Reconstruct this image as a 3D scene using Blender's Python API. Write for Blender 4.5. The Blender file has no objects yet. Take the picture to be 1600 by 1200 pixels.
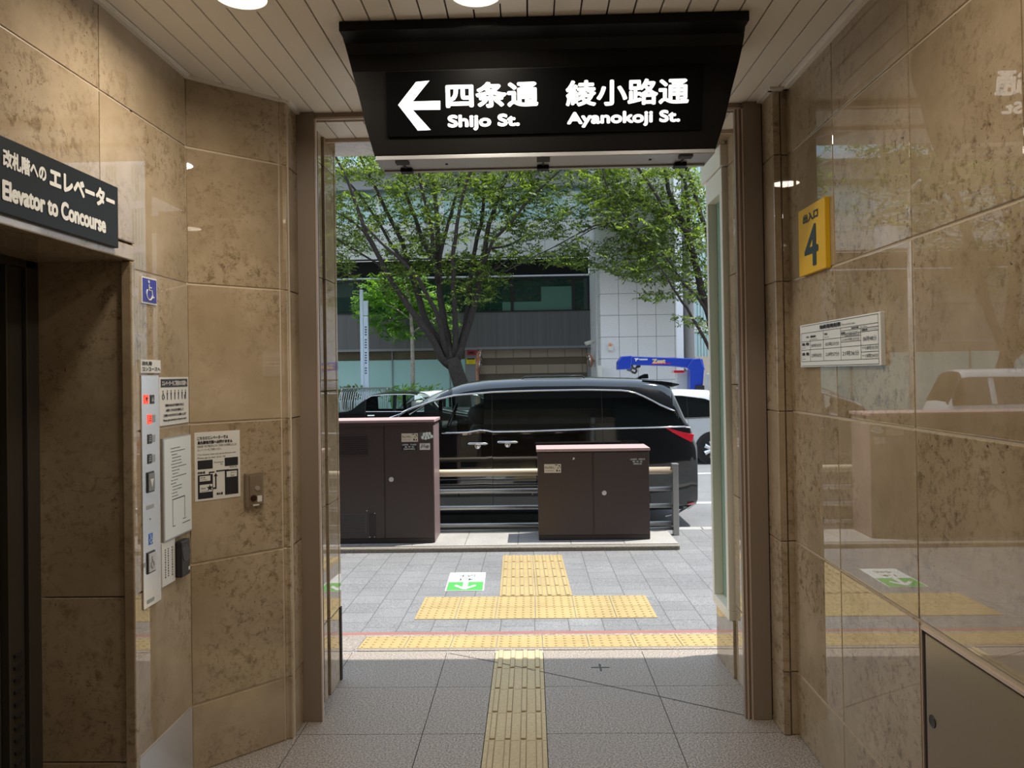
import bpy, bmesh, math, random
from mathutils import Vector, Matrix
import numpy as np
random.seed(7)
rng = np.random.default_rng(11)
S = bpy.context.scene
COL = S.collection
# ------------------------------------------------------------------ camera
F = 1200.0; EYE = 1.76; CX, CY = 800.0, 572.8
YAW, PITCH, ROLL = 0.0244, 0.0093, -0.0156
fw = Vector((-math.sin(YAW) * math.cos(PITCH), math.cos(YAW) * math.cos(PITCH), math.sin(PITCH)))
rt0 = Vector((math.cos(YAW), math.sin(YAW), 0)); up0 = rt0.cross(fw)
RT = rt0 * math.cos(ROLL) + up0 * math.sin(ROLL)
UP = -rt0 * math.sin(ROLL) + up0 * math.cos(ROLL)
cd = bpy.data.cameras.new('camera'); cam = bpy.data.objects.new('camera', cd); COL.objects.link(cam)
cd.sensor_width = 36; cd.lens = F / 1600 * 36; cd.shift_y = -(600 - CY) / 1600
cd.clip_start = 0.05; cd.clip_end = 300
m = Matrix((RT, UP, -fw)).transposed().to_4x4(); m.translation = (0, 0, EYE)
cam.matrix_world = m
S.camera = cam
# ------------------------------------------------------------------ world, sun, exposure
S.view_settings.view_transform = 'Standard'; S.view_settings.look = 'None'
S.view_settings.exposure = 0.25; S.view_settings.gamma = 1.0; S.view_settings.use_curve_mapping = False
W = bpy.data.worlds.new('sky'); S.world = W; W.use_nodes = True
wn = W.node_tree.nodes; wl = W.node_tree.links
bg = wn['Background']
tc = wn.new('ShaderNodeTexCoord'); sx = wn.new('ShaderNodeSeparateXYZ'); rp = wn.new('ShaderNodeValToRGB')
wl.new(tc.outputs['Generated'], sx.inputs[0]); wl.new(sx.outputs['Z'], rp.inputs[0]); wl.new(rp.outputs[0], bg.inputs[0])
rp.color_ramp.elements[0].position = 0.0; rp.color_ramp.elements[0].color = (0.92, 0.96, 1, 1)
rp.color_ramp.elements[1].position = 0.8; rp.color_ramp.elements[1].color = (0.62, 0.78, 1, 1)
bg.inputs[1].default_value = 1.5
sd = bpy.data.lights.new('sun', 'SUN'); sd.energy = 5.2; sd.angle = 0.009; sd.color = (1, 0.955, 0.88)
sun = bpy.data.objects.new('sun', sd); COL.objects.link(sun)
sun.rotation_euler = Vector((0.33, 0.097, 1.0)).to_track_quat('Z', 'Y').to_euler()
LAMP_W = 10.0            # the two downlights by the doorway; unseen ones added behind are dimmer
# ------------------------------------------------------------------ pixel helpers
def ray(u, v): return fw * F + RT * (u - CX) - UP * (v - CY)
def at(u, v, Y):
    d = ray(u, v); return Vector((0, 0, EYE)) + d * (Y / d.y)
def atX(u, v, X):
    d = ray(u, v); return Vector((0, 0, EYE)) + d * (X / d.x)
def pz(Y):                                    # height of the pavement outside
    if Y < 4.9: return 0.0
    if Y < 5.5: return -.05 * (Y - 4.9) / .6
    return -.05 - .015 * (Y - 5.5)
class Pl:                                     # a plane with its own right / up axes
    def __init__(s, o, ex, ey): s.o = Vector(o); s.ex = Vector(ex).normalized(); s.ey = Vector(ey).normalized(); s.n = s.ex.cross(s.ey)
    def p(s, x, y, d=0.0): return s.o + s.ex * x + s.ey * y + s.n * d
    def hit(s, u, v):
        d = ray(u, v); e = Vector((0, 0, EYE)); t = (s.o - e).dot(s.n) / d.dot(s.n); q = e + d * t - s.o
        return q.dot(s.ex), q.dot(s.ey)
    def off(s, d): return Pl(s.o + s.n * d, s.ex, s.ey)
# ------------------------------------------------------------------ materials
def mat(name, color=(.5, .5, .5), rough=.5, metal=0.0, spec=.5, emit=None, estr=1.0, coat=0.0, trans=0.0, alpha=1.0):
    M = bpy.data.materials.new(name); M.use_nodes = True
    b = M.node_tree.nodes['Principled BSDF']
    b.inputs['Base Color'].default_value = (*color, 1); b.inputs['Roughness'].default_value = rough
    b.inputs['Metallic'].default_value = metal; b.inputs['Specular IOR Level'].default_value = spec
    b.inputs['Coat Weight'].default_value = coat; b.inputs['Coat Roughness'].default_value = .03
    b.inputs['Transmission Weight'].default_value = trans
    if emit: b.inputs['Emission Color'].default_value = (*emit, 1); b.inputs['Emission Strength'].default_value = estr
    return M
class NT:
    def __init__(s, M): s.t = M.node_tree; s.b = s.t.nodes['Principled BSDF']
    def n(s, typ, **kw):
        x = s.t.nodes.new(typ)
        for k, v in kw.items():
            if k.startswith('_'): setattr(x, k[1:], v)
            else:
                i = x.inputs[k.replace('__', ' ')] if not k.isdigit() else x.inputs[int(k)]
                if isinstance(v, bpy.types.NodeSocket): s.t.links.new(v, i)
                else: i.default_value = v
        return x
    def link(s, a, b): s.t.links.new(a, b)
    def ramp(s, f, stops, interp='LINEAR'):
        r = s.t.nodes.new('ShaderNodeValToRGB'); s.link(f, r.inputs[0]); r.color_ramp.interpolation = interp
        e = r.color_ramp.elements
        while len(e) < len(stops): e.new(.5)
        for el, (p, c) in zip(e, stops): el.position = p; el.color = (*c, 1) if not isinstance(c, float) else (c, c, c, 1)
        return r.outputs[0]
    def mix(s, f, a, b, mode='MIX'):
        x = s.t.nodes.new('ShaderNodeMix'); x.data_type = 'RGBA'; x.blend_type = mode
        for i, v in ((0, f), (6, a), (7, b)):
            if isinstance(v, bpy.types.NodeSocket): s.link(v, x.inputs[i])
            elif i == 0: x.inputs[0].default_value = v
            else: x.inputs[i].default_value = (*v, 1)
        return x.outputs[2]
    def pos(s, shift=True):
        g = s.n('ShaderNodeNewGeometry')
        if not shift: return g.outputs['Position']
        a = s.n('ShaderNodeVectorMath', _operation='SCALE', **{'0': (37.0, 91.0, 53.0)}); s.link(g.outputs['Random Per Island'], a.inputs['Scale'])
        b = s.n('ShaderNodeVectorMath', _operation='ADD', **{'0': g.outputs['Position'], '1': a.outputs[0]})
        return b.outputs[0]
    def noise(s, v, scale, detail=4, rough=.6, dist=0.0):
        return s.n('ShaderNodeTexNoise', Vector=v, Scale=scale, Detail=detail, Roughness=rough, Distortion=dist).outputs['Fac']
    def bump(s, h, strength=.2, dist=.01):
        b = s.n('ShaderNodeBump', Height=h, Strength=strength, Distance=dist); s.link(b.outputs[0], s.b.inputs['Normal'])
def stone(name, c1, c2, dark, rough=.012, spec=.5, amount=1.0):
    M = mat(name, c1, rough, spec=spec); M.node_tree.nodes['Principled BSDF'].inputs['IOR'].default_value = 1.85; t = NT(M); p = t.pos()
    n1 = t.noise(p, 2.3, 6, .6); base = t.mix(t.ramp(n1, [(.35, 0.0), (.66, 1.0)]), c1, c2)
    n2 = t.noise(p, 24, 9, .76, .35); n3 = t.noise(p, 1.9, 3, .5)
    k = t.mix(1.0, t.ramp(n2, [(.50, 0.0), (.63, 1.0)]), t.ramp(n3, [(.40, 0.08), (.58, 1.0)]), 'MULTIPLY')
    k2 = t.mix(1.0, k, (amount, amount, amount), 'MULTIPLY')
    c = t.mix(k2, base, dark)
    n4 = t.noise(p, 60, 5, .75, .4)
    k3 = t.mix(1.0, t.ramp(n4, [(.61, 0.0), (.67, 1.0)]), t.ramp(n3, [(.42, 0.0), (.58, 1.0)]), 'MULTIPLY')
    c = t.mix(k3, c, (dark[0] * .35, dark[1] * .33, dark[2] * .3))
    t.link(c, t.b.inputs['Base Color']); return M
STONE = stone('polished_limestone', (.48, .375, .25), (.33, .245, .148), (.17, .115, .06), amount=.85)
BRONZE = mat('brown_metal', (.27, .21, .16), .4, .1)
CHAMP = mat('champagne_metal', (.58, .46, .38), .3, .1)
DARKGAP = mat('dark_gap', (.02, .016, .012), .8)
GROUT = mat('pale_grout', (.60, .49, .35), .4)
CEIL = mat('ceiling_panel', (.90, .84, .755), .35)
BLACK = mat('sign_black', (.004, .0036, .003), .45, spec=.2)
SIGNFACE = mat('sign_face_black', (.001, .001, .001), .4, spec=.1)
LIT = mat('lit_white', (.9, .9, .9), .5, emit=(1, .98, .95), estr=.78)
WHITE = mat('white_print', (.72, .72, .70), .5)
INK = mat('black_ink', (.015, .015, .018), .5)
ALU = mat('aluminium', (.42, .42, .42), .4, .7)
STEEL = mat('brushed_steel', (.80, .80, .79), .25, .9)
CHROME = mat('chrome', (.85, .85, .86), .08, 1.0)
PAPER = mat('paper_white', (.72, .70, .64), .5)
DKSIGN = mat('charcoal_sign', (.008, .0105, .010), .45, spec=.25)
BLUE = mat('sign_blue', (.02, .03, .32), .4)
YEL = mat('sign_yellow', (.80, .47, .005), .4)
NAVYINK = mat('dark_teal_ink', (.01, .03, .035), .4)
RED = mat('lit_red', (.8, .05, .03), .4, emit=(1, .07, .03), estr=.9)
PLASTIC = mat('dark_plastic', (.018, .016, .018), .4)
RUBBER = mat('tyre_rubber', (.012, .012, .012), .7)
CARBLACK = mat('black_car_paint', (.003, .004, .005), .06, spec=.6, coat=1.0)
CARWHITE = mat('white_car_paint', (.60, .625, .625), .25, coat=.6)
TINT = mat('dark_tinted_glass', (.004, .006, .006), .03, spec=.6)
LAMPRED = mat('red_lamp', (.62, .012, .03), .12, coat=1.0, emit=(.7, .01, .03), estr=.12)
def thin_glass(name, col, gl=.12):
    M = bpy.data.materials.new(name); M.use_nodes = True; t = M.node_tree; t.nodes.clear()
    o = t.nodes.new('ShaderNodeOutputMaterial'); mx = t.nodes.new('ShaderNodeMixShader'); a = t.nodes.new('ShaderNodeBsdfTransparent')
    g = t.nodes.new('ShaderNodeBsdfGlossy'); fr = t.nodes.new('ShaderNodeFresnel'); fr.inputs[0].default_value = 1.5
    a.inputs[0].default_value = (*col, 1); g.inputs['Roughness'].default_value = .02
    t.links.new(fr.outputs[0], mx.inputs[0]); t.links.new(a.outputs[0], mx.inputs[1]); t.links.new(g.outputs[0], mx.inputs[2]); t.links.new(mx.outputs[0], o.inputs[0])
    return M
CLEAR = thin_glass('clear_car_glass', (.86, .93, .90))
def granite_floor(name, c1, c2, c3, scale=120):
    M = mat(name, c1, .42); t = NT(M); p = t.pos(False)
    n = t.noise(p, scale, 2, .9); c = t.ramp(n, [(.43, c3), (.50, c1), (.58, c2)])
    n2 = t.noise(t.pos(), 1.3, 3, .6); c = t.mix(t.ramp(n2, [(.3, 0.0), (.7, .35)]), c, (c1[0] * .8, c1[1] * .8, c1[2] * .8))
    t.link(c, t.b.inputs['Base Color']); return M
FLOOR = granite_floor('granite_floor', (.33, .285, .245), (.56, .48, .41), (.12, .105, .09))
def brick_paving():
    M = mat('block_paving', (.3, .3, .3), .75); t = NT(M); p = t.pos(False)
    s = t.n('ShaderNodeSeparateXYZ'); t.link(p, s.inputs[0]); c = t.n('ShaderNodeCombineXYZ'); t.link(s.outputs['Y'], c.inputs['X']); t.link(s.outputs['X'], c.inputs['Y'])
    br = t.n('ShaderNodeTexBrick', Vector=c.outputs[0], Scale=1.0, Color1=(.198, .199, .2, 1), Color2=(.235, .236, .236, 1), Mortar=(.085, .085, .085, 1))
    br.inputs['Mortar Size'].default_value = .0035; br.inputs['Mortar Smooth'].default_value = .2; br.inputs['Brick Width'].default_value = .24; br.inputs['Row Height'].default_value = .245; br.inputs['Bias'].default_value = -.1
    n = t.noise(p, 110, 3, .85); k = t.ramp(n, [(.40, (.55, .55, .56)), (.60, (1.3, 1.29, 1.28))])
    n2 = t.noise(p, 1.4, 4, .6); k2 = t.ramp(n2, [(.3, .86), (.7, 1.1)])
    col = t.mix(1.0, t.mix(1.0, br.outputs[0], k, 'MULTIPLY'), k2, 'MULTIPLY'); t.link(col, t.b.inputs['Base Color']); return M
PAVE = brick_paving()
def speckle(name, c, amp=.25, scale=160, rough=.7):
    M = mat(name, c, rough); t = NT(M); p = t.pos(False); n = t.noise(p, scale, 3, .8)
    k = t.ramp(n, [(.3, 1 - amp), (.7, 1 + amp)]); n2 = t.noise(p, scale * .02, 4, .6); k2 = t.ramp(n2, [(.3, .87), (.7, 1.1)])
    t.link(t.mix(1.0, t.mix(1.0, k, c, 'MULTIPLY'), k2, 'MULTIPLY'), t.b.inputs['Base Color']); return M
TACT = speckle('tactile_yellow', (.40, .295, .125), .12, 120)
TACTIN = speckle('tactile_tan_worn', (.56, .45, .26), .16, 60)
DIRT = mat('ground_in_dirt', (.30, .235, .14), .8)
REDSTRIP = speckle('red_strip', (.30, .125, .105), .2)
CONC = speckle('concrete_kerb', (.36, .345, .32), .3, 90)
KERBDK = speckle('weathered_concrete', (.22, .195, .16), .4, 60)
ASPH = speckle('asphalt', (.18, .183, .187), .35, 90)
CABBROWN = mat('brown_cabinet_paint', (.062, .040, .036), .33)
CABTOP = mat('faded_pink_top', (.46, .31, .295), .5)
GALV = mat('galvanised_rail', (.42, .42, .41), .35, .75)
RAILTOP = mat('cream_worn_rail', (.50, .41, .29), .4, .1)
STICKER = mat('cream_sticker', (.70, .60, .47), .5)
GREEN = mat('sign_green', (.07, .38, .07), .5)
SIGNWHITE = mat('floor_sign_white', (.66, .68, .65), .5)
def facade_granite():
    M = mat('grey_granite_cladding', (.6, .6, .6), .6); t = NT(M); p = t.pos(False)
    n = t.noise(p, 46, 3, .85); c = t.ramp(n, [(.38, (.56, .56, .58)), (.5, (.79, .79, .80)), (.62, (.93, .93, .935))]); t.link(c, t.b.inputs['Base Color']); return M
GRAN = facade_granite()
def ribbed(name, c, pitch):
    M = mat(name, c, .5, .2); t = NT(M); p = t.pos(False); s = t.n('ShaderNodeSeparateXYZ'); t.link(p, s.inputs[0])
    cc = t.n('ShaderNodeCombineXYZ'); t.link(s.outputs['X'], cc.inputs['X'])
    n = t.noise(cc.outputs[0], 4.0, 3, .8); k = t.ramp(n, [(.3, .8), (.7, 1.2)]); t.link(t.mix(1.0, k, c, 'MULTIPLY'), t.b.inputs['Base Color']); return M
DKMETAL = ribbed('dark_grey_metal_cladding', (.15, .148, .155), .3)
GREYMETAL = mat('grey_metal', (.27, .27, .28), .5, .2)
TEAL = mat('frosted_teal_glass', (.46, .74, .72), .12, spec=.6)
SKYGLASS = mat('pale_blue_window', (.50, .72, .74), .06, spec=.8)
GRNGLASS = mat('dark_green_glass', (.012, .04, .032), .03, spec=1.0)
GRNGLASS2 = mat('mid_green_glass', (.10, .21, .17), .05, spec=1.0)
BLACKVOID = mat('dark_recess', (.008, .008, .01), .8)
TAN = mat('tan_shutter', (.42, .345, .255), .5)
TANDK = mat('brown_shutter_slat', (.17, .13, .095), .5)
BARK = speckle('zelkova_bark', (.036, .028, .024), .5, 14, .9)
PALEBARK = speckle('pale_bark', (.50, .45, .40), .4, 8, .9)
def leafmat(name, a, b, tr):
    M = mat(name, a, .5); t = NT(M); g = t.n('ShaderNodeNewGeometry'); col = t.mix(g.outputs['Random Per Island'], a, b)
    t.link(col, t.b.inputs['Base Color']); o = t.t.nodes['Material Output']
    td = t.n('ShaderNodeBsdfTranslucent'); t.link(t.mix(1.0, col, (1.7, 1.75, .5), 'MULTIPLY'), td.inputs[0])
    mx = t.n('ShaderNodeMixShader', **{'0': tr}); t.link(t.b.outputs[0], mx.inputs[1]); t.link(td.outputs[0], mx.inputs[2]); t.link(mx.outputs[0], o.inputs[0]); return M
LEAF = leafmat('zelkova_leaf', (.028, .055, .02), (.20, .27, .07), .48)
LEAF2 = leafmat('young_tree_leaf', (.11, .24, .055), (.22, .40, .10), .45)
CRANEBLUE = mat('crane_blue', (.012, .045, .36), .3, coat=.4)
PYLON = mat('pylon_pale_blue', (.62, .75, .86), .3)
COPPER = mat('orange_mirror_back', (.55, .22, .12), .4)
PALEWALL = mat('pale_far_wall', (.78, .82, .88), .6)
BEIGEWALL = mat('beige_low_wall', (.62, .53, .42), .7)
SEAT = mat('grey_seat_fabric', (.10, .105, .10), .8)
FRAMEPALE = mat('pale_green_white_frame', (.78, .75, .64), .35)
PANEGREEN = mat('pale_green_pane', (.22, .38, .30), .12, spec=.8)
LOUVRE = mat('dark_louvre', (.035, .024, .022), .5)
# ------------------------------------------------------------------ object helpers
def props(o, label=None, cat=None, group=None, kind=None):
    if label: o['label'] = label
    if cat: o['category'] = cat
    if group: o['group'] = group
    if kind: o['kind'] = kind
    return o
def root_of(o):
    while o.parent: o = o.parent
    return o
class MB:
    def __init__(s): s.v = []; s.f = []; s.mi = []; s.cur = 0
    def add(s, vs, fs):
        b = len(s.v); s.v += [tuple(x) for x in vs]; s.f += [tuple(i + b for i in f) for f in fs]; s.mi += [s.cur] * len(fs); return s
    def box(s, x0, x1, y0, y1, z0, z1):
        x0, x1 = min(x0, x1), max(x0, x1); y0, y1 = min(y0, y1), max(y0, y1); z0, z1 = min(z0, z1), max(z0, z1)
        return s.add([(x0, y0, z0), (x1, y0, z0), (x1, y1, z0), (x0, y1, z0), (x0, y0, z1), (x1, y0, z1), (x1, y1, z1), (x0, y1, z1)],
                     [(3, 2, 1, 0), (4, 5, 6, 7), (0, 1, 5, 4), (1, 2, 6, 5), (2, 3, 7, 6), (3, 0, 4, 7)])
    def pbox(s, P, x0, x1, y0, y1, d0, d1):        # box in a plane's own axes
        x0, x1 = min(x0, x1), max(x0, x1); y0, y1 = min(y0, y1), max(y0, y1); d0, d1 = min(d0, d1), max(d0, d1)
        c = [P.p(x, y, d) for d in (d0, d1) for (x, y) in ((x0, y0), (x1, y0), (x1, y1), (x0, y1))]
        return s.add(c, [(3, 2, 1, 0), (4, 5, 6, 7), (0, 1, 5, 4), (1, 2, 6, 5), (2, 3, 7, 6), (3, 0, 4, 7)])
    def rect(s, P, u0, v0, u1, v1, d0=0, d1=.01):   # box whose face covers this rectangle of the photograph on plane P
        a = P.hit(u0, v0); b = P.hit(u1, v1); return s.pbox(P, a[0], b[0], a[1], b[1], d0, d1)
    def prism(s, P, pts, d0, d1):
        n = len(pts); a = [P.p(x, y, d0) for x, y in pts] + [P.p(x, y, d1) for x, y in pts]
        return s.add(a, [tuple(range(n - 1, -1, -1)), tuple(range(n, 2 * n))] + [(i, (i + 1) % n, n + (i + 1) % n, n + i) for i in range(n)])
    def tube(s, pts, r, n=8, cap=True):
        pts = [Vector(p) for p in pts]; rs = r if hasattr(r, '__len__') else [r] * len(pts); b = []; ref = None
        for i, p in enumerate(pts):
            d = (pts[min(i + 1, len(pts) - 1)] - pts[max(i - 1, 0)]).normalized()
            if ref is None: ref = d.orthogonal().normalized()
            ref = (ref - d * ref.dot(d)).normalized(); w = d.cross(ref)
            b += [p + (ref * math.cos(2 * math.pi * k / n) + w * math.sin(2 * math.pi * k / n)) * rs[i] for k in range(n)]
        fs = [(i * n + k, i * n + (k + 1) % n, (i + 1) * n + (k + 1) % n, (i + 1) * n + k) for i in range(len(pts) - 1) for k in range(n)]
        if cap: fs += [tuple(range(n - 1, -1, -1)), tuple(range((len(pts) - 1) * n, len(pts) * n))]
        return s.add(b, fs)
    def lathe(s, c, axis, prof, n=24):              # prof: (radius, distance along the axis)
        c = Vector(c); a = Vector(axis).normalized(); e = a.orthogonal().normalized(); w = a.cross(e); vs = []
        for r, h in prof: vs += [c + a * h + (e * math.cos(2 * math.pi * k / n) + w * math.sin(2 * math.pi * k / n)) * r for k in range(n)]
        m_ = len(prof); fs = [(i * n + k, i * n + (k + 1) % n, (i + 1) * n + (k + 1) % n, (i + 1) * n + k) for i in range(m_ - 1) for k in range(n)]
        fs += [tuple(range(n - 1, -1, -1)), tuple(range((m_ - 1) * n, m_ * n))]; return s.add(vs, fs)
    def build(s, name, m_, parent=None, bevel=0, smooth=False, label=None, cat=None, group=None, kind=None):
        if not s.v: return None
        A = np.array(s.v, float)
        if parent: o0 = np.array(root_of(parent).location)
        else: o0 = np.array([(A[:, 0].min() + A[:, 0].max()) / 2, (A[:, 1].min() + A[:, 1].max()) / 2, A[:, 2].min()])
        me = bpy.data.meshes.new(name); me.from_pydata((A - o0).tolist(), [], s.f); me.validate(clean_customdata=False)
        for x in (m_ if isinstance(m_, (list, tuple)) else [m_]): me.materials.append(x)
        if len(me.polygons) == len(s.mi):
            me.polygons.foreach_set('material_index', s.mi)
        if smooth: me.polygons.foreach_set('use_smooth', [True] * len(me.polygons))
        me.update(); o = bpy.data.objects.new(name, me); COL.objects.link(o)
        if parent: o.parent = parent
        else: o.location = o0
        if bevel:
            bm_ = o.modifiers.new('bevel', 'BEVEL'); bm_.width = bevel; bm_.segments = 2; bm_.limit_method = 'ANGLE'
        return props(o, label, cat, group, kind)
def thing(name, loc, label, cat, group=None, kind=None):
    o = bpy.data.objects.new(name, None); o.empty_display_size = .1; COL.objects.link(o); o.location = loc
    return props(o, label, cat, group, kind)
_gl = {}
def glyphs(body):
    if body not in _gl:
        c = bpy.data.curves.new('lettering_curve', 'FONT'); c.body = body; c.fill_mode = 'FRONT'; c.resolution_u = 4
        o = bpy.data.objects.new('lettering_curve', c); COL.objects.link(o); bpy.context.view_layer.update()
        me = bpy.data.meshes.new_from_object(o.evaluated_get(bpy.context.evaluated_depsgraph_get()))
        vs = np.array([v.co[:2] for v in me.vertices]); fs = [tuple(p.vertices) for p in me.polygons]
        bpy.data.objects.remove(o); bpy.data.curves.remove(c); bpy.data.meshes.remove(me); _gl[body] = (vs, fs)
    return _gl[body]
def write(mb, P, body, x0, y0, x1, y1, bold=0.0, d=.001):   # fit text into this rectangle of plane P (bold in metres)
    vs, fs = glyphs(body)
    if len(vs) == 0: return
    lo = vs.min(0); hi = vs.max(0)
    q = (vs - lo) / (hi - lo) * np.array([x1 - x0 - 2 * bold, y1 - y0 - 2 * bold]) + np.array([x0 + bold, y0 + bold])
    offs = [(0, 0)] if not bold else [(0, 0)] + [(bold * math.cos(k * math.pi / 4), bold * math.sin(k * math.pi / 4)) for k in range(8)]
    for i, (dx, dy) in enumerate(offs): mb.add([P.p(x + dx, y + dy, d + .00008 * i) for x, y in q], fs)
def wpx(mb, P, body, u0, v0, u1, v1, bold=0.0, d=.001):      # the rectangle given where it stands on the photograph (top-left, bottom-right)
    a = P.hit(u0, v1); b = P.hit(u1, v0); write(mb, P, body, min(a[0], b[0]), min(a[1], b[1]), max(a[0], b[0]), max(a[1], b[1]), bold, d)
def panels(P, xs, ys, gap=.004, thick=.02, skip=(), d=0.0, hgap=.009):
    mb = MB()
    for i in range(len(xs) - 1):
        for j in range(len(ys) - 1):
            if (i, j) in skip: continue
            mb.pbox(P, xs[i] + gap / 2, xs[i + 1] - gap / 2, ys[j] + hgap / 2, ys[j + 1] - hgap / 2, d - thick, d)
    return mb
ZJ = [0, .303, .931, 1.558, 2.186, 2.80, 3.14]
CZ = 3.12
# ================================================================== SETTING: the passage
XW, XL = 1.26, -1.53
BACKY = -3.0
# floor: granite slabs
mb = MB()
ys = [BACKY]
y = 4.90
yy = []
while y > BACKY: yy.append(y); y -= .565
ys = sorted(yy + [BACKY])
for xs0, xs1 in ((-2.0, -1.77), (-1.77, -1.165), (-1.165, -.56), (-.56, -.252), (.05, .67), (.67, 1.28)):
    for a, b in zip(ys[:-1], ys[1:]):
        mb.box(xs0 + .002, xs1 - .002, a + .002, b - .002, -.04, 0)
mb.build('floor', FLOOR, kind='structure')
MB().box(-2.3, 1.5, BACKY, 4.9, -.1, -.012).build('floor_bed', DARKGAP, kind='structure')
# guiding strip in the floor: bar tiles
mb = MB(); t0 = 4.90
for k in range(26):
    b = t0 - k * .3; a = b - .3
    if a < BACKY: break
    mb.box(-.252 + .002, .05 - .002, a + .002, b - .002, -.04, 0)
    dots = k in (5,)
    for j in range(4):
        x = -.252 + .0375 + j * .0755
        if not dots:
            mb.cur = 1; mb.box(x - .016, x + .016, a + .009, b - .008, 0, .0012); mb.cur = 0
            mb.box(x - .0115, x + .0115, a + .012, b - .012, .0012, .007)
        else:
            for i in range(4): mb.lathe((x, a + .0375 + i * .075, 0), (0, 0, 1), [(.013, 0), (.009, .005)], 8)
mb.build('floor_tactile_strip', [TACTIN, DIRT], kind='structure')
mb = MB()                                      # warning tiles crossing the strip at the near edge
for k in range(-1, 1):
    x0 = -.252 - .3 + k * .302
    for q in range(1):
        y1 = 4.90 - 5 * .3; mb.box(x0 + .002, x0 + .3, y1 - .3 + .002, y1 - .002, 0, .003)
        for i in range(4):
            for j in range(4): mb.lathe((x0 + .0375 + i * .075, y1 - .3 + .0375 + j * .075, .003), (0, 0, 1), [(.013, 0), (.009, .005)], 8)
mb.build('floor_tactile_edge', TACTIN, kind='structure')
# old repair line and a survey cross cut into the slabs
P_FL = Pl((0, 0, 0), (1, 0, 0), (0, 1, 0)); mb = MB()
ck = [P_FL.hit(u, v) for u, v in ((700, 1020), (850, 1049), (1028, 1086 - 1), (1100, 1102 - 1), (1172, 1120 - 1))]
ck = [P_FL.hit(440 + x * .525, 960 + y_ * .525) for x, y_ in ((500, 116), (640, 143), (790, 174), (940, 206), (1120, 243), (1250, 272), (1395, 304))]
for (xa, ya), (xb, yb) in zip(ck[:-1], ck[1:]): mb.add([(xa, ya - .004, .0012), (xb, yb - .004, .0012), (xb, yb + .004, .0012), (xa, ya + .004, .0012)], [(0, 1, 2, 3)])
cx, cy = P_FL.hit(938, 1043)
mb.box(cx - .055, cx + .055, cy - .006, cy + .006, 0, .0014); mb.box(cx - .006, cx + .006, cy - .055, cy + .055, 0, .0016)
mb.build('floor_crack', mat('dark_floor_joint', (.07, .062, .055), .7), kind='structure')
# right wall
P_R = Pl((XW, 0, 0), (0, -1, 0), (0, 0, 1)); P_L = Pl((XL, 0, 0), (0, 1, 0), (0, 0, 1))
xsR = [-3.76, -3.195, -2.556, -1.975, -1.39, -.80, -.21, .38, .97, 1.56, 2.15, 3.0]
sk = [(2, 0), (2, 1), (3, 0), (3, 1)]
panels(P_R, xsR, ZJ, skip=sk).build('wall_right', STONE, kind='structure', bevel=.003)
mb = MB().box(XW + .005, XW + .15, BACKY, 3.90, 0, 3.2); mb.build('wall_right_backing', GROUT, kind='structure')
# stone pier between right wall and door frame
def pier(name, sgn, x0, x1, y0, y1):
    mb = MB()
    for a, b in zip(ZJ[:-1], ZJ[1:]):
        mb.box(sgn * x0, sgn * (x0 + (x1 - x0) * .48), y0, y1, a + .002, b - .002)
        mb.box(sgn * (x0 + (x1 - x0) * .56), sgn * x1, y0 + .006, y1, a + .002, b - .002)
    mb.build(name, STONE, kind='structure', bevel=.003)
    MB().box(sgn * (x0 + .01), sgn * (x1 + .1), y0 + .02, y1, 0, 3.12).build(name + '_core', GROUT, kind='structure')
pier('pillar_right', 1, 1.19, 1.262, 3.74, 3.91)
# left wall: angled panel
A = Vector((-1.53, 3.395, 0)); B = Vector((-1.19, 3.735, 0))
P_A = Pl(A, (B - A), (0, 0, 1)); LA = (B - A).length
panels(P_A, [0, LA - .035], ZJ).build('wall_left_angled', STONE, kind='structure', bevel=.003)
mb = MB()
for a, b in zip(ZJ[:-1], ZJ[1:]): mb.pbox(P_A, LA - .03, LA - .004, a + .002, b - .002, -.02, -.002)
mb.build('trim_1', STONE, kind='structure', bevel=.002)
MB().pbox(P_A, -.02, LA + .02, 0, 3.14, -.12, -.005).build('wall_left_angled_backing', GROUT, kind='structure')
mb = MB()
for a, b in zip(ZJ[:-1], ZJ[1:]): mb.box(-1.30, -1.185, 3.725, 3.91, a + .002, b - .002)
mb.build('pillar_left', STONE, kind='structure', bevel=.003)
# left wall beside and above the lift recess
RY = 2.89                                       # edge of the lift recess
mb = panels(P_L, [RY + .034, 3.395], ZJ, skip=[(0, 0), (0, 4), (0, 5)])
mb.prism(P_L, [(RY + .036, 2.1905), (3.393, 2.1905), (3.393, 2.7955), (2.707, 2.7955), (2.707, 2.3045), (RY + .036, 2.3045)], -.02, 0)
mb.pbox(P_L, 2.707, 3.393, 2.8045, 3.14, -.02, 0)
mb2 = panels(P_L, [BACKY, -1.2, -.6, 0, .6, 1.2, 1.8, 2.705], [2.30, 2.80, 3.14]); mb.v2 = None
b0 = len(mb.v); mb.v += mb2.v; mb.f += [tuple(i + b0 for i in f) for f in mb2.f]; mb.mi += mb2.mi
mb.pbox(P_L, RY + .03, 3.395, 2.186, 2.187, -.02, -.005)
mb.build('wall_left', STONE, kind='structure', bevel=.003)
mb = MB().box(XL - .15, XL - .005, RY + .036, 3.40, 0, 3.2); mb.box(XL - .36, XL - .005, BACKY, RY + .05, 2.29, 3.2)
mb.build('wall_left_backing', GROUT, kind='structure')
MB().pbox(P_L, RY + .034, 3.393, 0, .298, -.02, .002).build('baseboard_left', STEEL, kind='structure')
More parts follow.
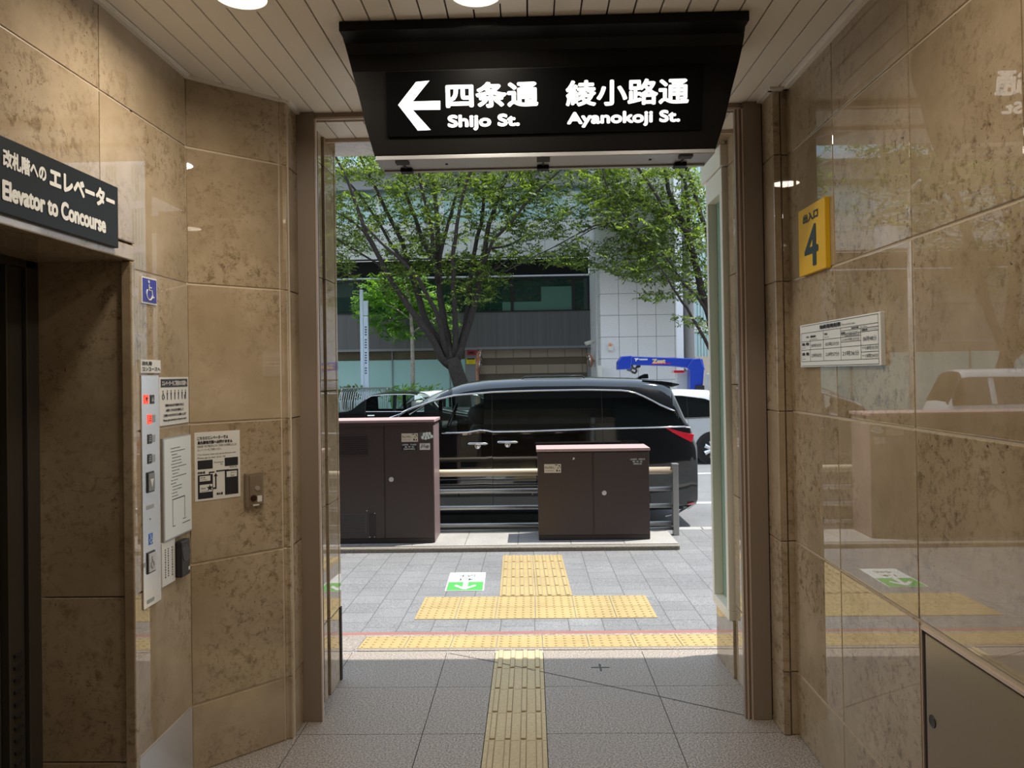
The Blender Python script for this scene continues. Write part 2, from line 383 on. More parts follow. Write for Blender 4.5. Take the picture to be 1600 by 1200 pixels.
# lift recess: jamb, soffit and edge trim
ZR = 2.215; RX = -1.90
mb = MB()
for a, b in ((0, .303), (.303, .931), (.931, 2.262)): mb.box(RX, XL - .03, RY + .012, RY + .06, a + .002, b - .002)
mb.build('wall_left_recess', STONE, kind='structure', bevel=.003)
mb = MB().box(RX, XL - .025, BACKY, RY + .0115, ZR, ZR + .05); mb.build('ceiling_recess', STONE, kind='structure')
mb = MB().box(XL - .03, XL + .012, RY - .0, RY + .032, 0, ZR - .002); mb.box(XL - .03, XL + .012, .2, RY + .032, ZR + .0, ZR + .06)
mb.build('trim_2', STONE, kind='structure', bevel=.005)
mb = MB().box(XL - .02, XL + .018, .2, RY + .02, ZR + .066, ZR + .086); mb.build('trim_3', STONE, kind='structure', bevel=.004)
# far end of the recess and back of the passage
MB().box(RX - .1, XL, 0.10, .20, 0, 2.3).build('wall_left_recess_side', STONE, kind='structure')
MB().box(XL - .15, XL - .0, BACKY, .11, 0, 2.3).build('wall_left_rear', STONE, kind='structure')
MB().box(-2.1, 1.4, BACKY - .2, BACKY, -.05, 3.2).build('wall_back', STONE, kind='structure')
# ceiling: narrow metal strips
mb = MB(); x = -1.60
while x < 1.30:
    mb.box(x + .003, x + .0975, BACKY, 3.925, CZ, CZ + .012); x += .1005
mb.build('ceiling', CEIL, kind='structure', bevel=.002)
MB().box(-2.0, 1.45, BACKY, 3.95, CZ + .012, CZ + .12).build('ceiling_backing', DARKGAP, kind='structure')
mb = MB().box(XW - .022, XW, BACKY, 3.74, CZ - .012, CZ); mb.box(1.17, XW, 3.71, 3.75, CZ - .012, CZ); mb.box(1.165, 1.19, 3.73, 3.93, CZ - .012, CZ)
mb.pbox(P_A, -.01, LA, CZ - .014, CZ, 0, .018); mb.box(-1.19, -1.165, 3.735, 3.93, CZ - .012, CZ); mb.box(XL, XL + .02, BACKY, 3.40, CZ - .012, CZ)
mb.build('trim_4', CEIL, kind='structure')
# door frame
mb = MB()
for s in (-1, 1):
    mb.box(s * 1.094, s * 1.186, 3.905, 3.95, 0, CZ)
mb.box(-1.18, 1.18, 3.925, 3.99, CZ - .020, CZ + .03)
mb.build('door_1', BRONZE, kind='structure', bevel=.003)
mb = MB()
for s in (-1, 1):
    mb.box(s * 1.086, s * 1.093, 3.905, 3.93, 0, CZ - .035); mb.box(s * 1.105, s * 1.118, 3.955, 3.99, 0, CZ - .035)
mb.box(-1.09, 1.09, 3.925, 3.94, CZ - .032, CZ - .021)
mb.box(1.067, 1.074, 3.91, 3.945, 0, CZ - .035)
mb.build('trim_5', CHAMP, kind='structure')
MB().box(1.056, 1.0855, 3.918, 3.95, 0, CZ - .035).build('trim_9', BRONZE, kind='structure')
mb = MB()
for s in (-1, 1): mb.box(s * 1.142, s * 1.3, 3.96, 4.13, 0, 3.1)
mb.build('trim_6', DARKGAP, kind='structure')
# reveals of polished stone
ZV = [0, .42, 1.05, 1.68, 2.30, 2.93, 3.10]
mb = MB()
for a, b in zip(ZV[:-1], ZV[1:]):
    mb.box(-1.138, -1.6, 4.135, 4.20, a + .002, b - .002)
    mb.box(-1.130, -1.6, 4.235, 4.435, a + .002, b - .002)
mb.build('wall_left_outer', STONE, kind='structure', bevel=.003)
mb = MB().box(-1.15, -1.6, 4.13, 4.44, 0, 3.1); mb.box(-1.124, -1.6, 4.437, 4.47, 0, .42); mb.build('wall_left_outer_core', DARKGAP, kind='structure')
mb = MB().box(-1.128, -1.6, 4.437, 4.47, .42, 3.10); mb.build('trim_7', STONE, kind='structure')
P_RR = Pl((1.135, 0, 0), (0, -1, 0), (0, 0, 1))
mb = MB()
for a, b in zip(ZV[:-1], ZV[1:]): mb.box(1.145, 1.6, 4.135, 4.42, a + .002, b - .002)
mb.box(1.130, 1.6, 4.425, 4.82, 0, .325); mb.box(1.130, 1.6, 4.425, 4.82, 3.0, 3.1)
mb.build('wall_right_outer', STONE, kind='structure', bevel=.003)
MB().box(1.20, 1.62, 4.2, 4.80, .3, 3.1).build('wall_right_outer_core', GROUT, kind='structure')
# soffit and lintel
mb = MB(); x = -1.16
while x < 1.12: mb.box(x + .003, x + .0975, 3.995, 4.285, 3.095, 3.105); x += .1005
mb.build('ceiling_porch', CEIL, kind='structure')
MB().box(-1.3, 1.3, 4.0, 4.30, 3.105, 3.3).build('ceiling_porch_backing', DARKGAP, kind='structure')
MB().box(-1.2, 1.2, 4.275, 4.29, 3.075, 3.10).build('trim_8', CHAMP, kind='structure')
mb = MB().box(-2.0, 2.0, 4.29, 4.57, 3.078, 3.40); mb.build('wall_front_lintel', STONE, kind='structure', bevel=.004)
# the building's own street front, above and beside the opening, with its shallow canopy
mb = MB().box(-16, -1.6, 4.0, 4.47, -.3, 3.4); mb.box(1.6, 16, 4.0, 4.82, -.3, 3.4); mb.box(-16, 16, 3.9, 4.85, 3.55, 11.5); mb.box(-16, 16, 3.9, 5.09, 3.4, 3.55)
mb.build('wall_front', mat('dark_street_facade', (.055, .05, .046), .35), kind='structure')
MB().box(-16, 16, -4, 3.9, 3.4, 3.6).build('roof', GREYMETAL, kind='structure')
# window in the right reveal
w1 = thing('window_1', (1.13, 4.64, .33), 'pale framed glass window set in the right side of the stone doorway', None, kind='structure')
mb = MB(); z0, z1, y0, y1 = .325, 2.93, 4.435, 4.83
P_W = Pl((1.130, 0, 0), (0, -1, 0), (0, 0, 1))
for a in ((-y1, -y1 + .045, z0 + .055, z1 - .14), (-y0 - .05, -y0, z0 + .055, z1 - .14), (-y1, -y0, z0, z0 + .055), (-y1, -y0, z1 - .14, z1)): mb.pbox(P_W, *a, -.07, .018)
mb.build('window_frame', FRAMEPALE, w1, bevel=.004)
mb = MB().pbox(P_W, -y1, -y0, z0 + .02, z1 - .02, -.06, -.035); mb.build('pane', PANEGREEN, w1)
mb = MB().pbox(P_W, -4.915, -4.42, 2.935, 3.06, -.05, .028); mb.build('window_hood', FRAMEPALE, w1, bevel=.008)
# ================================================================== SETTING: outside ground
mb = MB(); Ys = [4.9, 5.1, 5.3, 5.5, 6.5, 7.5, 8.5, 9.1]
for a, b in zip(Ys[:-1], Ys[1:]):
    mb.add([(-16, a, pz(a)), (16, a, pz(a)), (16, b, pz(b)), (-16, b, pz(b))], [(0, 1, 2, 3)])
mb.build('sidewalk', PAVE, kind='structure')
def slope_tiles(name, m_, x0, y0, nx, ny, dots=True, bars=False, s=.3, skew=0.0, lift=.004):
    mb = MB()
    for i in range(nx):
        for j in range(ny):
            xa, ya = x0 + i * s, y0 + j * s
            c = [(xa + .0025, ya + .0025), (xa + s - .0025, ya + .0025), (xa + s - .0025, ya + s - .0025), (xa + .0025, ya + s - .0025)]
            f = lambda p, h: (p[0] + skew * (p[1] - y0), p[1], pz(p[1]) + h)
            mb.add([f(p, -.02) for p in c] + [f(p, lift) for p in c], [(4, 5, 6, 7), (0, 1, 5, 4), (1, 2, 6, 5), (2, 3, 7, 6), (3, 0, 4, 7)])
            if dots:
                for a in range(5):
                    for b in range(5):
                        px, py = xa + .03 + a * .06, ya + .03 + b * .06
                        mb.lathe((px + skew * (py - y0), py, pz(py) + lift - .001), (0, 0, 1), [(.0125, 0), (.008, .006)], 6)
            if bars:
                for a in range(4):
                    px = xa + .0375 + a * .075; q = []
                    for (dx, dy) in ((-.013, .012), (.013, .012), (.013, s - .012), (-.013, s - .012)): q.append((px + dx, ya + dy))
                    mb.cur = 1; w_ = [(px + dx * 1.28, p[1]) for p, dx in zip(q, (-.017, .017, .017, -.017))]; mb.add([f(p, lift + .0008) for p in w_], [(0, 1, 2, 3)]); mb.cur = 0
                    mb.add([f(p, lift - .001) for p in q] + [f((p[0], p[1]), lift + .006) for p in q], [(4, 5, 6, 7), (0, 1, 5, 4), (1, 2, 6, 5), (2, 3, 7, 6), (3, 0, 4, 7)])
    return mb.build(name, [m_, DIRT], kind='structure')
slope_tiles('sidewalk_warning_row', TACT, -1.152, 4.955, 8, 1)
slope_tiles('sidewalk_warning_block', TACT, -.895, 5.69, 6, 2)
slope_tiles('sidewalk_guide_stem', TACT, -.287, 6.30, 2, 5, dots=False, bars=True, skew=-.018)
mb = MB()
for a, b in ((4.90, 4.955), (5.255, 5.30)):
    for xs0, xs1 in ((-3, -1.165), (-1.165, -.56), (-.56, .05), (.05, .67), (.67, 3)):
        mb.add([(xs0 + .002, a + .001, pz(a) + .003), (xs1 - .002, a + .001, pz(a) + .003), (xs1 - .002, b - .001, pz(b) + .003), (xs0 + .002, b - .001, pz(b) + .003)], [(0, 1, 2, 3)])
mb.add([(-3, 4.955, pz(4.955) + .003), (-1.155, 4.955, pz(4.955) + .003), (-1.155, 5.255, pz(5.255) + .003), (-3, 5.255, pz(5.255) + .003)], [(0, 1, 2, 3)])
mb.build('sidewalk_granite_edge', FLOOR, kind='structure')
mb = MB().add([(-6, 5.30, pz(5.30) + .003), (6, 5.30, pz(5.3) + .003), (6, 5.37, pz(5.37) + .003), (-6, 5.37, pz(5.37) + .003)], [(0, 1, 2, 3)])
mb.build('sidewalk_red_strip', REDSTRIP, kind='structure')
KZ = -.105
mb = MB()
x = -16
while x < 16: mb.box(x + .004, x + .996, 9.08, 9.26, -.4, KZ + .0); x += 1.0
mb.build('kerb', CONC, kind='structure', bevel=.01)
RZ = -.22
MB().add([(-40, 9.2, RZ), (40, 9.2, RZ), (40, 24.3, RZ), (-40, 24.3, RZ)], [(0, 1, 2, 3)]).build('road', ASPH, kind='structure')
mb = MB()
for y_ in (14.9, 11.6): mb.box(-30, 30, y_ - .07, y_ + .07, RZ, RZ + .004)
mb.build('road_markings', WHITE, kind='structure')
MB().box(-40, 40, 24.3, 24.5, -.4, -.06).build('kerb_far', CONC, kind='structure')
MB().box(-40, 40, 24.5, 60, -.4, -.08).build('sidewalk_far', PAVE, kind='structure')
# ================================================================== OVERHEAD SIGN
sg = thing('hanging_sign', (.07, 3.1, 3.12), 'black street direction sign box with lit white lettering hanging from the ceiling in the doorway', 'sign')
def sect(z, Yf, ul, ur, v, Yb):
    a = at(ul, v, Yf); b = at(ur, v, Yf); return (a.x, b.x, Yf, Yb, (a.z + b.z) / 2)
rows = [sect(0, 3.145, 585, 1119, 238, 3.33), sect(0, 3.125, 571, 1134, 190, 3.34), sect(0, 3.11, 562, 1143, 150, 3.34), sect(0, 3.09, 550, 1155, 105, 3.35),
        sect(0, 3.06, 543, 1161, 78, 3.35), sect(0, 3.02, 538, 1164, 60, 3.35), sect(0, 2.975, 534, 1166, 50, 3.35)]
mb = MB(); vs = []
for (xa, xb, yf, yb, z) in rows: vs += [(xa, yf, z), (xb, yf, z), (xb, yb, z), (xa, yb, z)]
fs = [(0, 3, 2, 1), tuple(4 * (len(rows) - 1) + k for k in range(4))]
for i in range(len(rows) - 1):
    for k in range(4): fs.append((4 * i + k, 4 * i + (k + 1) % 4, 4 * i + 4 + (k + 1) % 4, 4 * i + 4 + k))
mb.add(vs, fs); mb.build('housing', BLACK, sg, bevel=.004)
xa, xb = at(530, 36, 2.92).x, at(1170, 20, 2.92).x
mb = MB().box(xa, xb, 2.91, 3.36, rows[-1][4] - .005, CZ - .001); mb.build('ceiling_rail', BLACK, sg, bevel=.004)
zb = rows[0][4]
mb = MB().box(rows[0][0] + .004, rows[0][1] - .004, 3.147, 3.33, zb - .018, zb + .002)
mb.box(rows[0][0] + .01, rows[0][1] - .01, 3.30, 3.325, zb - .026, zb - .016); mb.build('underside', ALU, sg, bevel=.003)
for u_ in (628, 849, 1072):
    c = at(u_, 244, 3.16).x; mb = MB()
    mb.box(c - .027, c + .027, 3.15, 3.19, zb - .028, zb - .014); mb.box(c - .004, c + .004, 3.19, 3.27, zb - .024, zb - .014); mb.box(c - .025, c + .025, 3.27, 3.315, zb - .034, zb - .014)
    mb.build('latch', BLACK, sg)
mb = MB()
for u_ in (697, 1017):
    c = at(u_, 248, 3.2).x; mb = MB(); mb.lathe((c, 3.22, zb - .022), (0, 0, 1), [(.006, 0), (.006, .006)], 8); mb.build('screw', PLASTIC, sg)
# face panel follows the slightly leaning front
o_ = Vector(((rows[0][0] + rows[0][1]) / 2, rows[0][2], rows[0][4])); t_ = Vector(((rows[3][0] + rows[3][1]) / 2, rows[3][2], rows[3][4]))
ey = Vector((0, (t_ - o_).y, (t_ - o_).z)).normalized(); P_S = Pl(o_, (1, 0, 0), ey).off(.006)
mb = MB(); q = [P_S.hit(603, 113), P_S.hit(1100, 100), P_S.hit(1096, 203), P_S.hit(605, 214)]
mb.prism(P_S, q[::-1], -.012, .003); mb.build('face_panel', SIGNFACE, sg)
P_SF = P_S.off(.005); mb = MB()
def arrow(P, pts, d=.0005):
    mb.add([P.p(*P.hit(u, v), d) for u, v in pts], [tuple(range(len(pts)))])
P_SF = P_S.off(.005)
arrow(P_SF, [(622, 164), (650, 128), (671, 126), (645, 158.5), (688, 157.5), (688, 171.5), (645, 172)])
arrow(P_SF, [(622, 164), (645, 158.5), (645, 172)]); arrow(P_SF, [(622, 164), (645, 172), (673, 203), (653, 204)])
mb.build('arrow', LIT, sg); mb = MB()
wpx(mb, P_SF, '四条通', 697, 126, 841, 170, .0042); wpx(mb, P_SF, 'Shijo St.', 700, 177, 812, 205, .0034)
mb.build('lettering', LIT, sg); mb = MB(); wpx(mb, P_SF, '綾小路通', 884, 121, 1077, 167, .0038); wpx(mb, P_SF, 'Ayanokoji St.', 886, 171, 1063, 200, .0034)
mb.build('lettering', LIT, sg)
# ================================================================== CEILING LAMPS
def downlight(x, y_, watts):
    t = thing('ceiling_light', (x, y_, CZ), 'unseen recessed ceiling downlight added to light the passage', 'ceiling light', 'downlights in the passage ceiling')
    mb = MB(); mb.lathe((x, y_, CZ), (0, 0, -1), [(.098, 0), (.112, 0), (.108, .007), (.098, .007)], 32); mb.build('trim_ring', CEIL, t, smooth=False)
    mb = MB(); mb.lathe((x, y_, CZ - .004), (0, 0, -1), [(.098, 0), (.09, .003), (.05, .006), (.001, .007)], 32); mb.build('lens', LENS, t, smooth=True)
    l = bpy.data.lights.new('downlight_lamp', 'AREA'); l.shape = 'DISK'; l.size = .19; l.spread = 2.95; l.energy = watts; l.color = (1, .90, .76)
    o = bpy.data.objects.new('downlight_lamp', l); COL.objects.link(o); o.location = (x, y_, CZ - .02)
    return t
LENS = mat('lamp_lens', (.9, .88, .8), .4, emit=(1, .95, .80), estr=1.05)
for k, (x, y_) in enumerate([(-1.01, 2.697), (-.175, 2.725), (-1.01, .9), (-.175, .9), (.66, 1.9), (-1.01, -.9), (-.175, -.9), (.66, -.9)]):
    t = downlight(x, y_, LAMP_W if k < 2 else 5.5 if k == 4 else LAMP_W * .09)  # lamps out of frame are added fill; their strongest brightens the right wall
    if k < 2: t['label'] = ('round recessed downlight at left, cut by the top edge of the picture', 'round recessed downlight directly above the black hanging sign')[k]
# ================================================================== LEFT WALL FITTINGS
PL0 = P_L.off(.0)
s = thing('elevator_sign', P_L.p(2.3, 2.25, .0), 'charcoal wall sign reading Elevator to Concourse above the lift recess', 'sign')
a = P_L.off(.028).hit(185.5, 388); b = P_L.off(.028).hit(185, 295); lx0 = a[0] - 1.18
MB().pbox(P_L, lx0, a[0], a[1], b[1] + .004, .0, .028).build('board', DKSIGN, s, bevel=.003)
PF = P_L.off(.0285); mb = MB()
z0, z1 = a[1], b[1]; 
def wlx(u, v): return PF.hit(u, v)
p0 = wlx(4, 268); p1 = wlx(72, 290)
write(mb, PF, '改札階への', p0[0], z0 + .135, p1[0], z0 + .188, .0022); p2 = wlx(77, 300); p3 = wlx(179, 325)
write(mb, PF, 'エレベーター', p2[0], z0 + .128, p3[0], z0 + .195, .0038)
mb.build('lettering', PAPER, s); mb = MB(); p2 = wlx(3, 310); p3 = wlx(165, 345); write(mb, PF, 'Elevator to Concourse', p2[0], z0 + .038, p3[0], z0 + .098, .0034); mb.build('lettering', PAPER, s)
s = thing('wheelchair_sign', P_L.p(3.04, 2.06), 'small blue wheelchair access sign with white border beside the lift recess', 'sign')
q0 = P_L.hit(219, 430); q1 = P_L.hit(243, 477); zt, zl = 2.168, 2.062
MB().pbox(P_L, q0[0], q1[0], zl, zt, 0, .006).build('plate', PAPER, s)
MB().pbox(P_L, q0[0] + .006, q1[0] - .006, zl + .006, zt - .006, .006, .0075).build('blue_field', BLUE, s)
def wheelchair(mb, P, cx, cy, h, w=None, d=.001):
    w = w or h; X = lambda x: cx + x * w; Y = lambda y_: cy + y_ * h; r = .036 * h
    pt = lambda x, y_: P.p(X(x), Y(y_), d)
    seq = [(-.10, .30), (-.08, .02), (.16, .02), (.26, -.32), (.36, -.28)]
    mb.tube([pt(*k) for k in seq], r, 6); mb.tube([pt(-.09, .16), pt(.12, .14)], r, 6)
    arc = [(-.06 + .27 * math.cos(t), -.17 + .27 * math.sin(t)) for t in np.linspace(2.3, 6.1, 14)]
    mb.tube([pt(*k) for k in arc], r, 6); mb.lathe(pt(-.11, .42), P.n, [(.075 * h, -.0005), (.075 * h, .001)], 12)
mb = MB(); wheelchair(mb, P_L.off(.0075), (q0[0] + q1[0]) / 2, (zl + zt) / 2, .085, .085); mb.build('symbol', WHITE, s)
s = thing('direction_plate', P_L.p(3.04, 1.786), 'small white plate with two lines of black characters above the lift button panel', 'sign')
q0 = P_L.hit(217, 572); q1 = P_L.hit(248, 572)
MB().pbox(P_L, q0[0], q1[0], 1.786, 1.838, 0, .008).build('plate', PAPER, s)
mb = MB(); PF = P_L.off(.0085); write(mb, PF, '改札階', q0[0] + .008, 1.816, q0[0] + .085, 1.832, .0006); write(mb, PF, 'コンコースへ', q0[0] + .008, 1.793, q1[0] - .006, 1.809, .0006); mb.build('lettering', INK, s)
# lift call panel
s = thing('elevator_call_panel', P_L.p(3.045, .86), 'tall brushed steel lift call panel with red indicators and push buttons', 'control panel')
x0, x1 = 2.970, 3.115; MB().pbox(P_L, x0, x1, .858, 1.777, 0, .005).build('face_plate', STEEL, s, bevel=.002)
PF = P_L.off(.005)
def lpx(u, v): return P_L.off(.005).hit(u, v)
def fit(name, u, v, w, h, m_, d=.003, parent=None, lab=None):
    c = lpx(u, v); o = MB().pbox(PF, c[0] - w / 2, c[0] + w / 2, c[1] - h / 2, c[1] + h / 2, 0, d).build(name, m_, parent or s, bevel=.001)
    if lab: o['label'] = lab
    return o, c
GREYDK = mat('smoked_plastic', (.05, .05, .048), .2)
LABELGREY = mat('grey_label', (.33, .34, .35), .5)
o, c = fit('indicator', 228, 624, .034, .036, RED, lab='red lit down arrow indicator'); mb = MB().prism(PF, [(c[0] - .009, c[1] + .008), (c[0], c[1] - .01), (c[0] + .009, c[1] + .008)][::-1], .003, .004); mb.build('arrow', INK, o)
o, c = fit('indicator', 237.5, 624, .030, .036, GREYDK); mb = MB().prism(PF, [(c[0] - .009, c[1] - .008), (c[0] + .009, c[1] - .008), (c[0], c[1] + .01)], .003, .004); mb.build('arrow', LABELGREY, o)
for v_, m_ in ((655, RED), (686, GREYDK), (717, GREYDK)):
    o, c = fit('indicator', 233.5, v_, .030, .038, m_); fit('caption', 240, v_ - 1, .026, .03, LABELGREY, .001)
    mb = MB()
    for k in range(3): mb.pbox(PF, c[0] - .009 + .003 * k, c[0] + .009, c[1] - .008 + k * .008, c[1] - .004 + k * .008, .003, .0034)
    mb.build('symbol', LABELGREY if m_ is GREYDK else INK, o)
o, c = fit('push_button', 234.5, 753, .055, .082, PLASTIC, .004); MB().pbox(PF, c[0] - .023, c[0] + .023, c[1] - .035, c[1] + .035, .004, .008).build('button_face', mat('button_grey', (.22, .22, .21), .3), o)
mb = MB().prism(PF, [(c[0] - .013, c[1] + .012), (c[0], c[1] - .022), (c[0] + .013, c[1] + .012)][::-1], .008, .009); mb.build('arrow', PAPER, o)
fit('braille_strip', 234.5, 792, .06, .016, LABELGREY, .001); fit('keyhole', 234.7, 811, .006, .006, PLASTIC, .001)
o, c = fit('wheelchair_plate', 235.3, 842, .032, .045, mat('bright_blue', (.03, .18, .62), .4), .001); mb = MB(); wheelchair(mb, PF.off(.0012), c[0], c[1], .036, .034); mb.build('symbol', WHITE, o)
o, c = fit('push_button', 235.5, 878, .062, .085, PLASTIC, .004); MB().pbox(PF, c[0] - .026, c[0] + .026, c[1] - .036, c[1] + .036, .004, .008).build('button_face', mat('button_silver', (.55, .56, .55), .3), o)
mb = MB(); wheelchair(mb, PF.off(.0082), c[0], c[1], .05, .04); mb.build('symbol', LABELGREY, o)
fit('braille_strip', 226, 883, .022, .018, LABELGREY, .001); fit('braille_strip', 235.5, 938, .058, .016, LABELGREY, .001)
# priority notice
s = thing('priority_notice', P_L.p(3.25, 1.567), 'white lift priority notice with a black heading band and row of people symbols', 'notice')
x0, x1, z0, z1 = 3.118, 3.386, 1.567, 1.768
MB().pbox(P_L, x0, x1, z0, z1, 0, .004).build('sheet', PAPER, s)
MB().pbox(P_L, x0 + .012, x1 - .012, z1 - .042, z1 - .008, .004, .005).build('heading_band', INK, s)
PF = P_L.off(.005); mb = MB(); write(mb, PF, 'エレベーターをご利用のお客様へ', x0 + .02, z1 - .036, x1 - .02, z1 - .014, .0006, .0005); mb.build('heading', PAPER, s)
PF = P_L.off(.0042); mb = MB()
for k, body in enumerate(('障害のある方や高齢の方など', '必要とされる方を優先して', 'ご利用いただきますようお願いします', 'Please give priority to those in need')):
    w = (.17, .16, .21, .21)[k]; zc = z1 - .118 - k * .021; write(mb, PF, body, (x0 + x1) / 2 - w / 2, zc - .006, (x0 + x1) / 2 + w / 2, zc + .006, .0004)
mb.build('lettering', INK, s)
mb = MB(); wheelchair(mb, PF, x0 + .032, z1 - .075, .04, .03); mb.build('wheelchair_symbol', INK, s)
for k in range(6):
    mb = MB(); cx = x0 + .068 + k * .034; cz = z1 - .075; mb.lathe(PF.p(cx, cz + .017, .0005), PF.n, [(.0035, 0), (.0035, .0006)], 10)
    mb.prism(PF, [(cx - .006, cz + .011), (cx - .004, cz - .004), (cx - .003, cz - .021), (cx + .003, cz - .021), (cx + .004, cz - .004), (cx + .006, cz + .011)], 0, .0005)
    if k == 5: mb.prism(PF, [(cx - .014, cz - .002), (cx - .012, cz - .021), (cx - .007, cz - .021), (cx - .006, cz - .002)], 0, .0005)
    mb.build('person_symbol', INK, s)
# rules board
s = thing('rules_board', P_L.p(3.26, 1.08), 'tall white framed board of small print and a lift plan drawing', 'notice')
x0, x1, z0, z1 = 3.13, 3.392, 1.085, 1.515
MB().pbox(P_L, x0, x1, z0, z1, 0, .010).build('frame', ALU, s, bevel=.002)
MB().pbox(P_L, x0 + .008, x1 - .006, z0 + .008, z1 - .006, .010, .012).build('sheet', mat('rules_sheet', (.74, .77, .74), .45), s)
PF = P_L.off(.0122); mb = MB()
rr = random.Random(3)
for k in range(17):
    zz = z1 - .05 - k * .0135; x = x0 + .06 + rr.random() * .02
    e = x + .04 + rr.random() * .09
    while x < e:
        w = .004 + rr.random() * .012; mb.pbox(PF, x, x + w, zz, zz + .0035, 0, .0004); x += w + .004
for (a, b, c_, d_) in ((.075, .19, .165, .168), (.075, .078, .055, .168), (.187, .19, .075, .168), (.075, .10, .052, .055), (.17, .20, .068, .071), (.165, .24, .05, .053)): mb.pbox(PF, x0 + a, x0 + b, z0 + c_, z0 + d_, 0, .0004)
mb.build('small_print', INK, s)
# narrow plate and speaker box
s = thing('vertical_text_plate', P_L.p(3.17, .93), 'narrow white plate of vertical small print below the framed rules board', 'notice')
x0, x1, z0, z1 = 3.120, 3.236, .905, 1.085
MB().pbox(P_L, x0, x1, z0, z1, 0, .006).build('plate', PAPER, s)
mb = MB(); PF = P_L.off(.0062)
for c_ in (.025, .05, .085):
    zz = z1 - .03
    while zz > z0 + .03:
        h = .004 + rr.random() * .005; mb.pbox(PF, x0 + c_, x0 + c_ + .008, zz - h, zz, 0, .0004); zz -= h + .004
mb.build('small_print', INK, s)
s = thing('wall_speaker', P_L.p(3.30, .92), 'dark plastic speaker box fixed low on the wall at its corner', 'speaker')
x0, x1, z0, z1 = 3.242, 3.325, .912, 1.066
MB().pbox(P_L, x0, x1, z0, z1, 0, .032).build('case', PLASTIC, s, bevel=.006)
mb = MB(); PF = P_L.off(.032); mb.lathe(PF.p(3.283, 1.01, 0), PF.n, [(.036, 0), (.034, .003), (.03, .002), (.001, .002)], 24); mb.build('grille', mat('grille_grey', (.05, .045, .05), .5), s)
mb = MB().pbox(PF, 3.303, 3.316, .932, .946, 0, .002); mb.build('sticker', PAPER, s)
# angled panel: route poster and intercom
s = thing('route_poster', P_A.p(.15, 1.25), 'beige route map poster with black street blocks on the angled stone panel', 'poster')
x0, x1 = P_A.hit(304, 730)[0], P_A.hit(375, 730)[0]; z0, z1 = P_A.hit(338, 780)[1], P_A.hit(338, 674)[1]
MB().pbox(P_A, x0, x1, z0, z1, 0, .002).build('sheet', PAPER, s)
PF = P_A.off(.0022); mb = MB(); w = x1 - x0; h = z1 - z0
def pr(a, b, c_, d_, mm): mm.pbox(PF, x0 + w * a, x0 + w * b, z1 - h * d_, z1 - h * c_, 0, .0005)
def tx(body, a, b, c_, d_, bold=0): write(mb, PF, body, x0 + w * a, z1 - h * d_, x0 + w * b, z1 - h * c_, bold, .0009)
tx('こちらのエレベーターでは', .06, .73, .06, .11, .0004); tx('烏丸御池方面へは行けません', .06, .83, .125, .175, .0008); tx('四条通り地下鉄改札口をご利用のお客様は出口の', .06, .92, .19, .225); tx('エレベーターをご利用ください', .06, .58, .24, .275)
tx('This elevator does not serve Hankyu Line', .06, .9, .315, .345); tx('Please go to exit 16 or 24', .06, .66, .36, .395); tx('Karasuma', .42, .62, .44, .465); tx('St.', .56, .62, .475, .495)
tx('四条通', .06, .22, .57, .605, .0004); tx('Shijo St.', .76, .93, .53, .56); tx('烏丸通', .46, .60, .90, .935, .0004)
pr(.06, .385, .41, .54, mb); pr(.65, .95, .40, .525, mb); pr(.06, .385, .62, .97, mb); pr(.65, .95, .58, .95, mb)
pr(.30, .42, .585, .605, mb); pr(.30, .325, .585, .62, mb); pr(.46, .74, .575, .595, mb); pr(.715, .74, .575, .61, mb); pr(.435, .465, .66, .84, mb); pr(.39, .465, .82, .845, mb)
mb.prism(PF, [(x0 + w * .405, z1 - h * .66), (x0 + w * .495, z1 - h * .66), (x0 + w * .45, z1 - h * .61)], 0, .0005)
mb.build('print', INK, s)
mb = MB(); PF = P_A.off(.0028)
for r in ((.10, .33, .64, .715), (.10, .37, .765, .875), (.69, .92, .605, .69)): mb = MB(); pr(*r, mb); mb.build('white_box', PAPER, s)
mb = MB(); PF = P_A.off(.0034)
for b_, r in (('阪急', (.12, .22, .65, .675)), ('Hankyu', (.12, .25, .685, .705)), ('現在地', (.12, .22, .805, .835)), ('You are here', (.12, .28, .85, .865)), ('出口16', (.78, .90, .615, .64)), ('Exit', (.78, .86, .655, .68))): mb = MB(); tx(b_, *r); mb.build('caption', INK, s)
mb = MB()
sp = [(x0 + w * .315 + .016 * math.cos(math.pi / 2 + k * math.pi / 5) * (1 if k % 2 == 0 else .42), z1 - h * .82 + .016 * math.sin(math.pi / 2 + k * math.pi / 5) * (1 if k % 2 == 0 else .42)) for k in range(10)]
mb.prism(PF, sp, 0, .0005); mb.build('star', INK, s)
s = thing('intercom_box', P_A.p(.33, 1.22), 'small brown metal switch box with a key lock and dark button', 'switch box')
x0, x1 = P_A.hit(381, 766)[0], P_A.hit(410, 766)[0]; z0, z1 = P_A.hit(395, 791)[1], P_A.hit(395, 738)[1]
BOXM = mat('bronze_box', (.30, .235, .165), .3, .5)
MB().pbox(P_A, x0, x1, z0, z1, 0, .02).build('case', BOXM, s, bevel=.004); MB().pbox(P_A, x0 + .018, x1 - .01, z0 + .01, z1 - .012, .02, .025).build('cover', BOXM, s, bevel=.002)
PF = P_A.off(.025); cx, cz = P_A.hit(398.5, 762); mb = MB(); mb.lathe(PF.p(cx, cz), PF.n, [(.0125, 0), (.011, .004), (.001, .004)], 20); mb.pbox(PF, cx - .0015, cx + .0015, cz - .007, cz + .007, .004, .005); mb.build('key_lock', STEEL, s)
cx, cz = P_A.hit(392.5, 777.5); mb = MB(); mb.lathe(PF.p(cx, cz), PF.n, [(.015, 0), (.014, .006), (.001, .007)], 20); mb.build('button', mat('dark_red_button', (.03, .008, .006), .3), s)
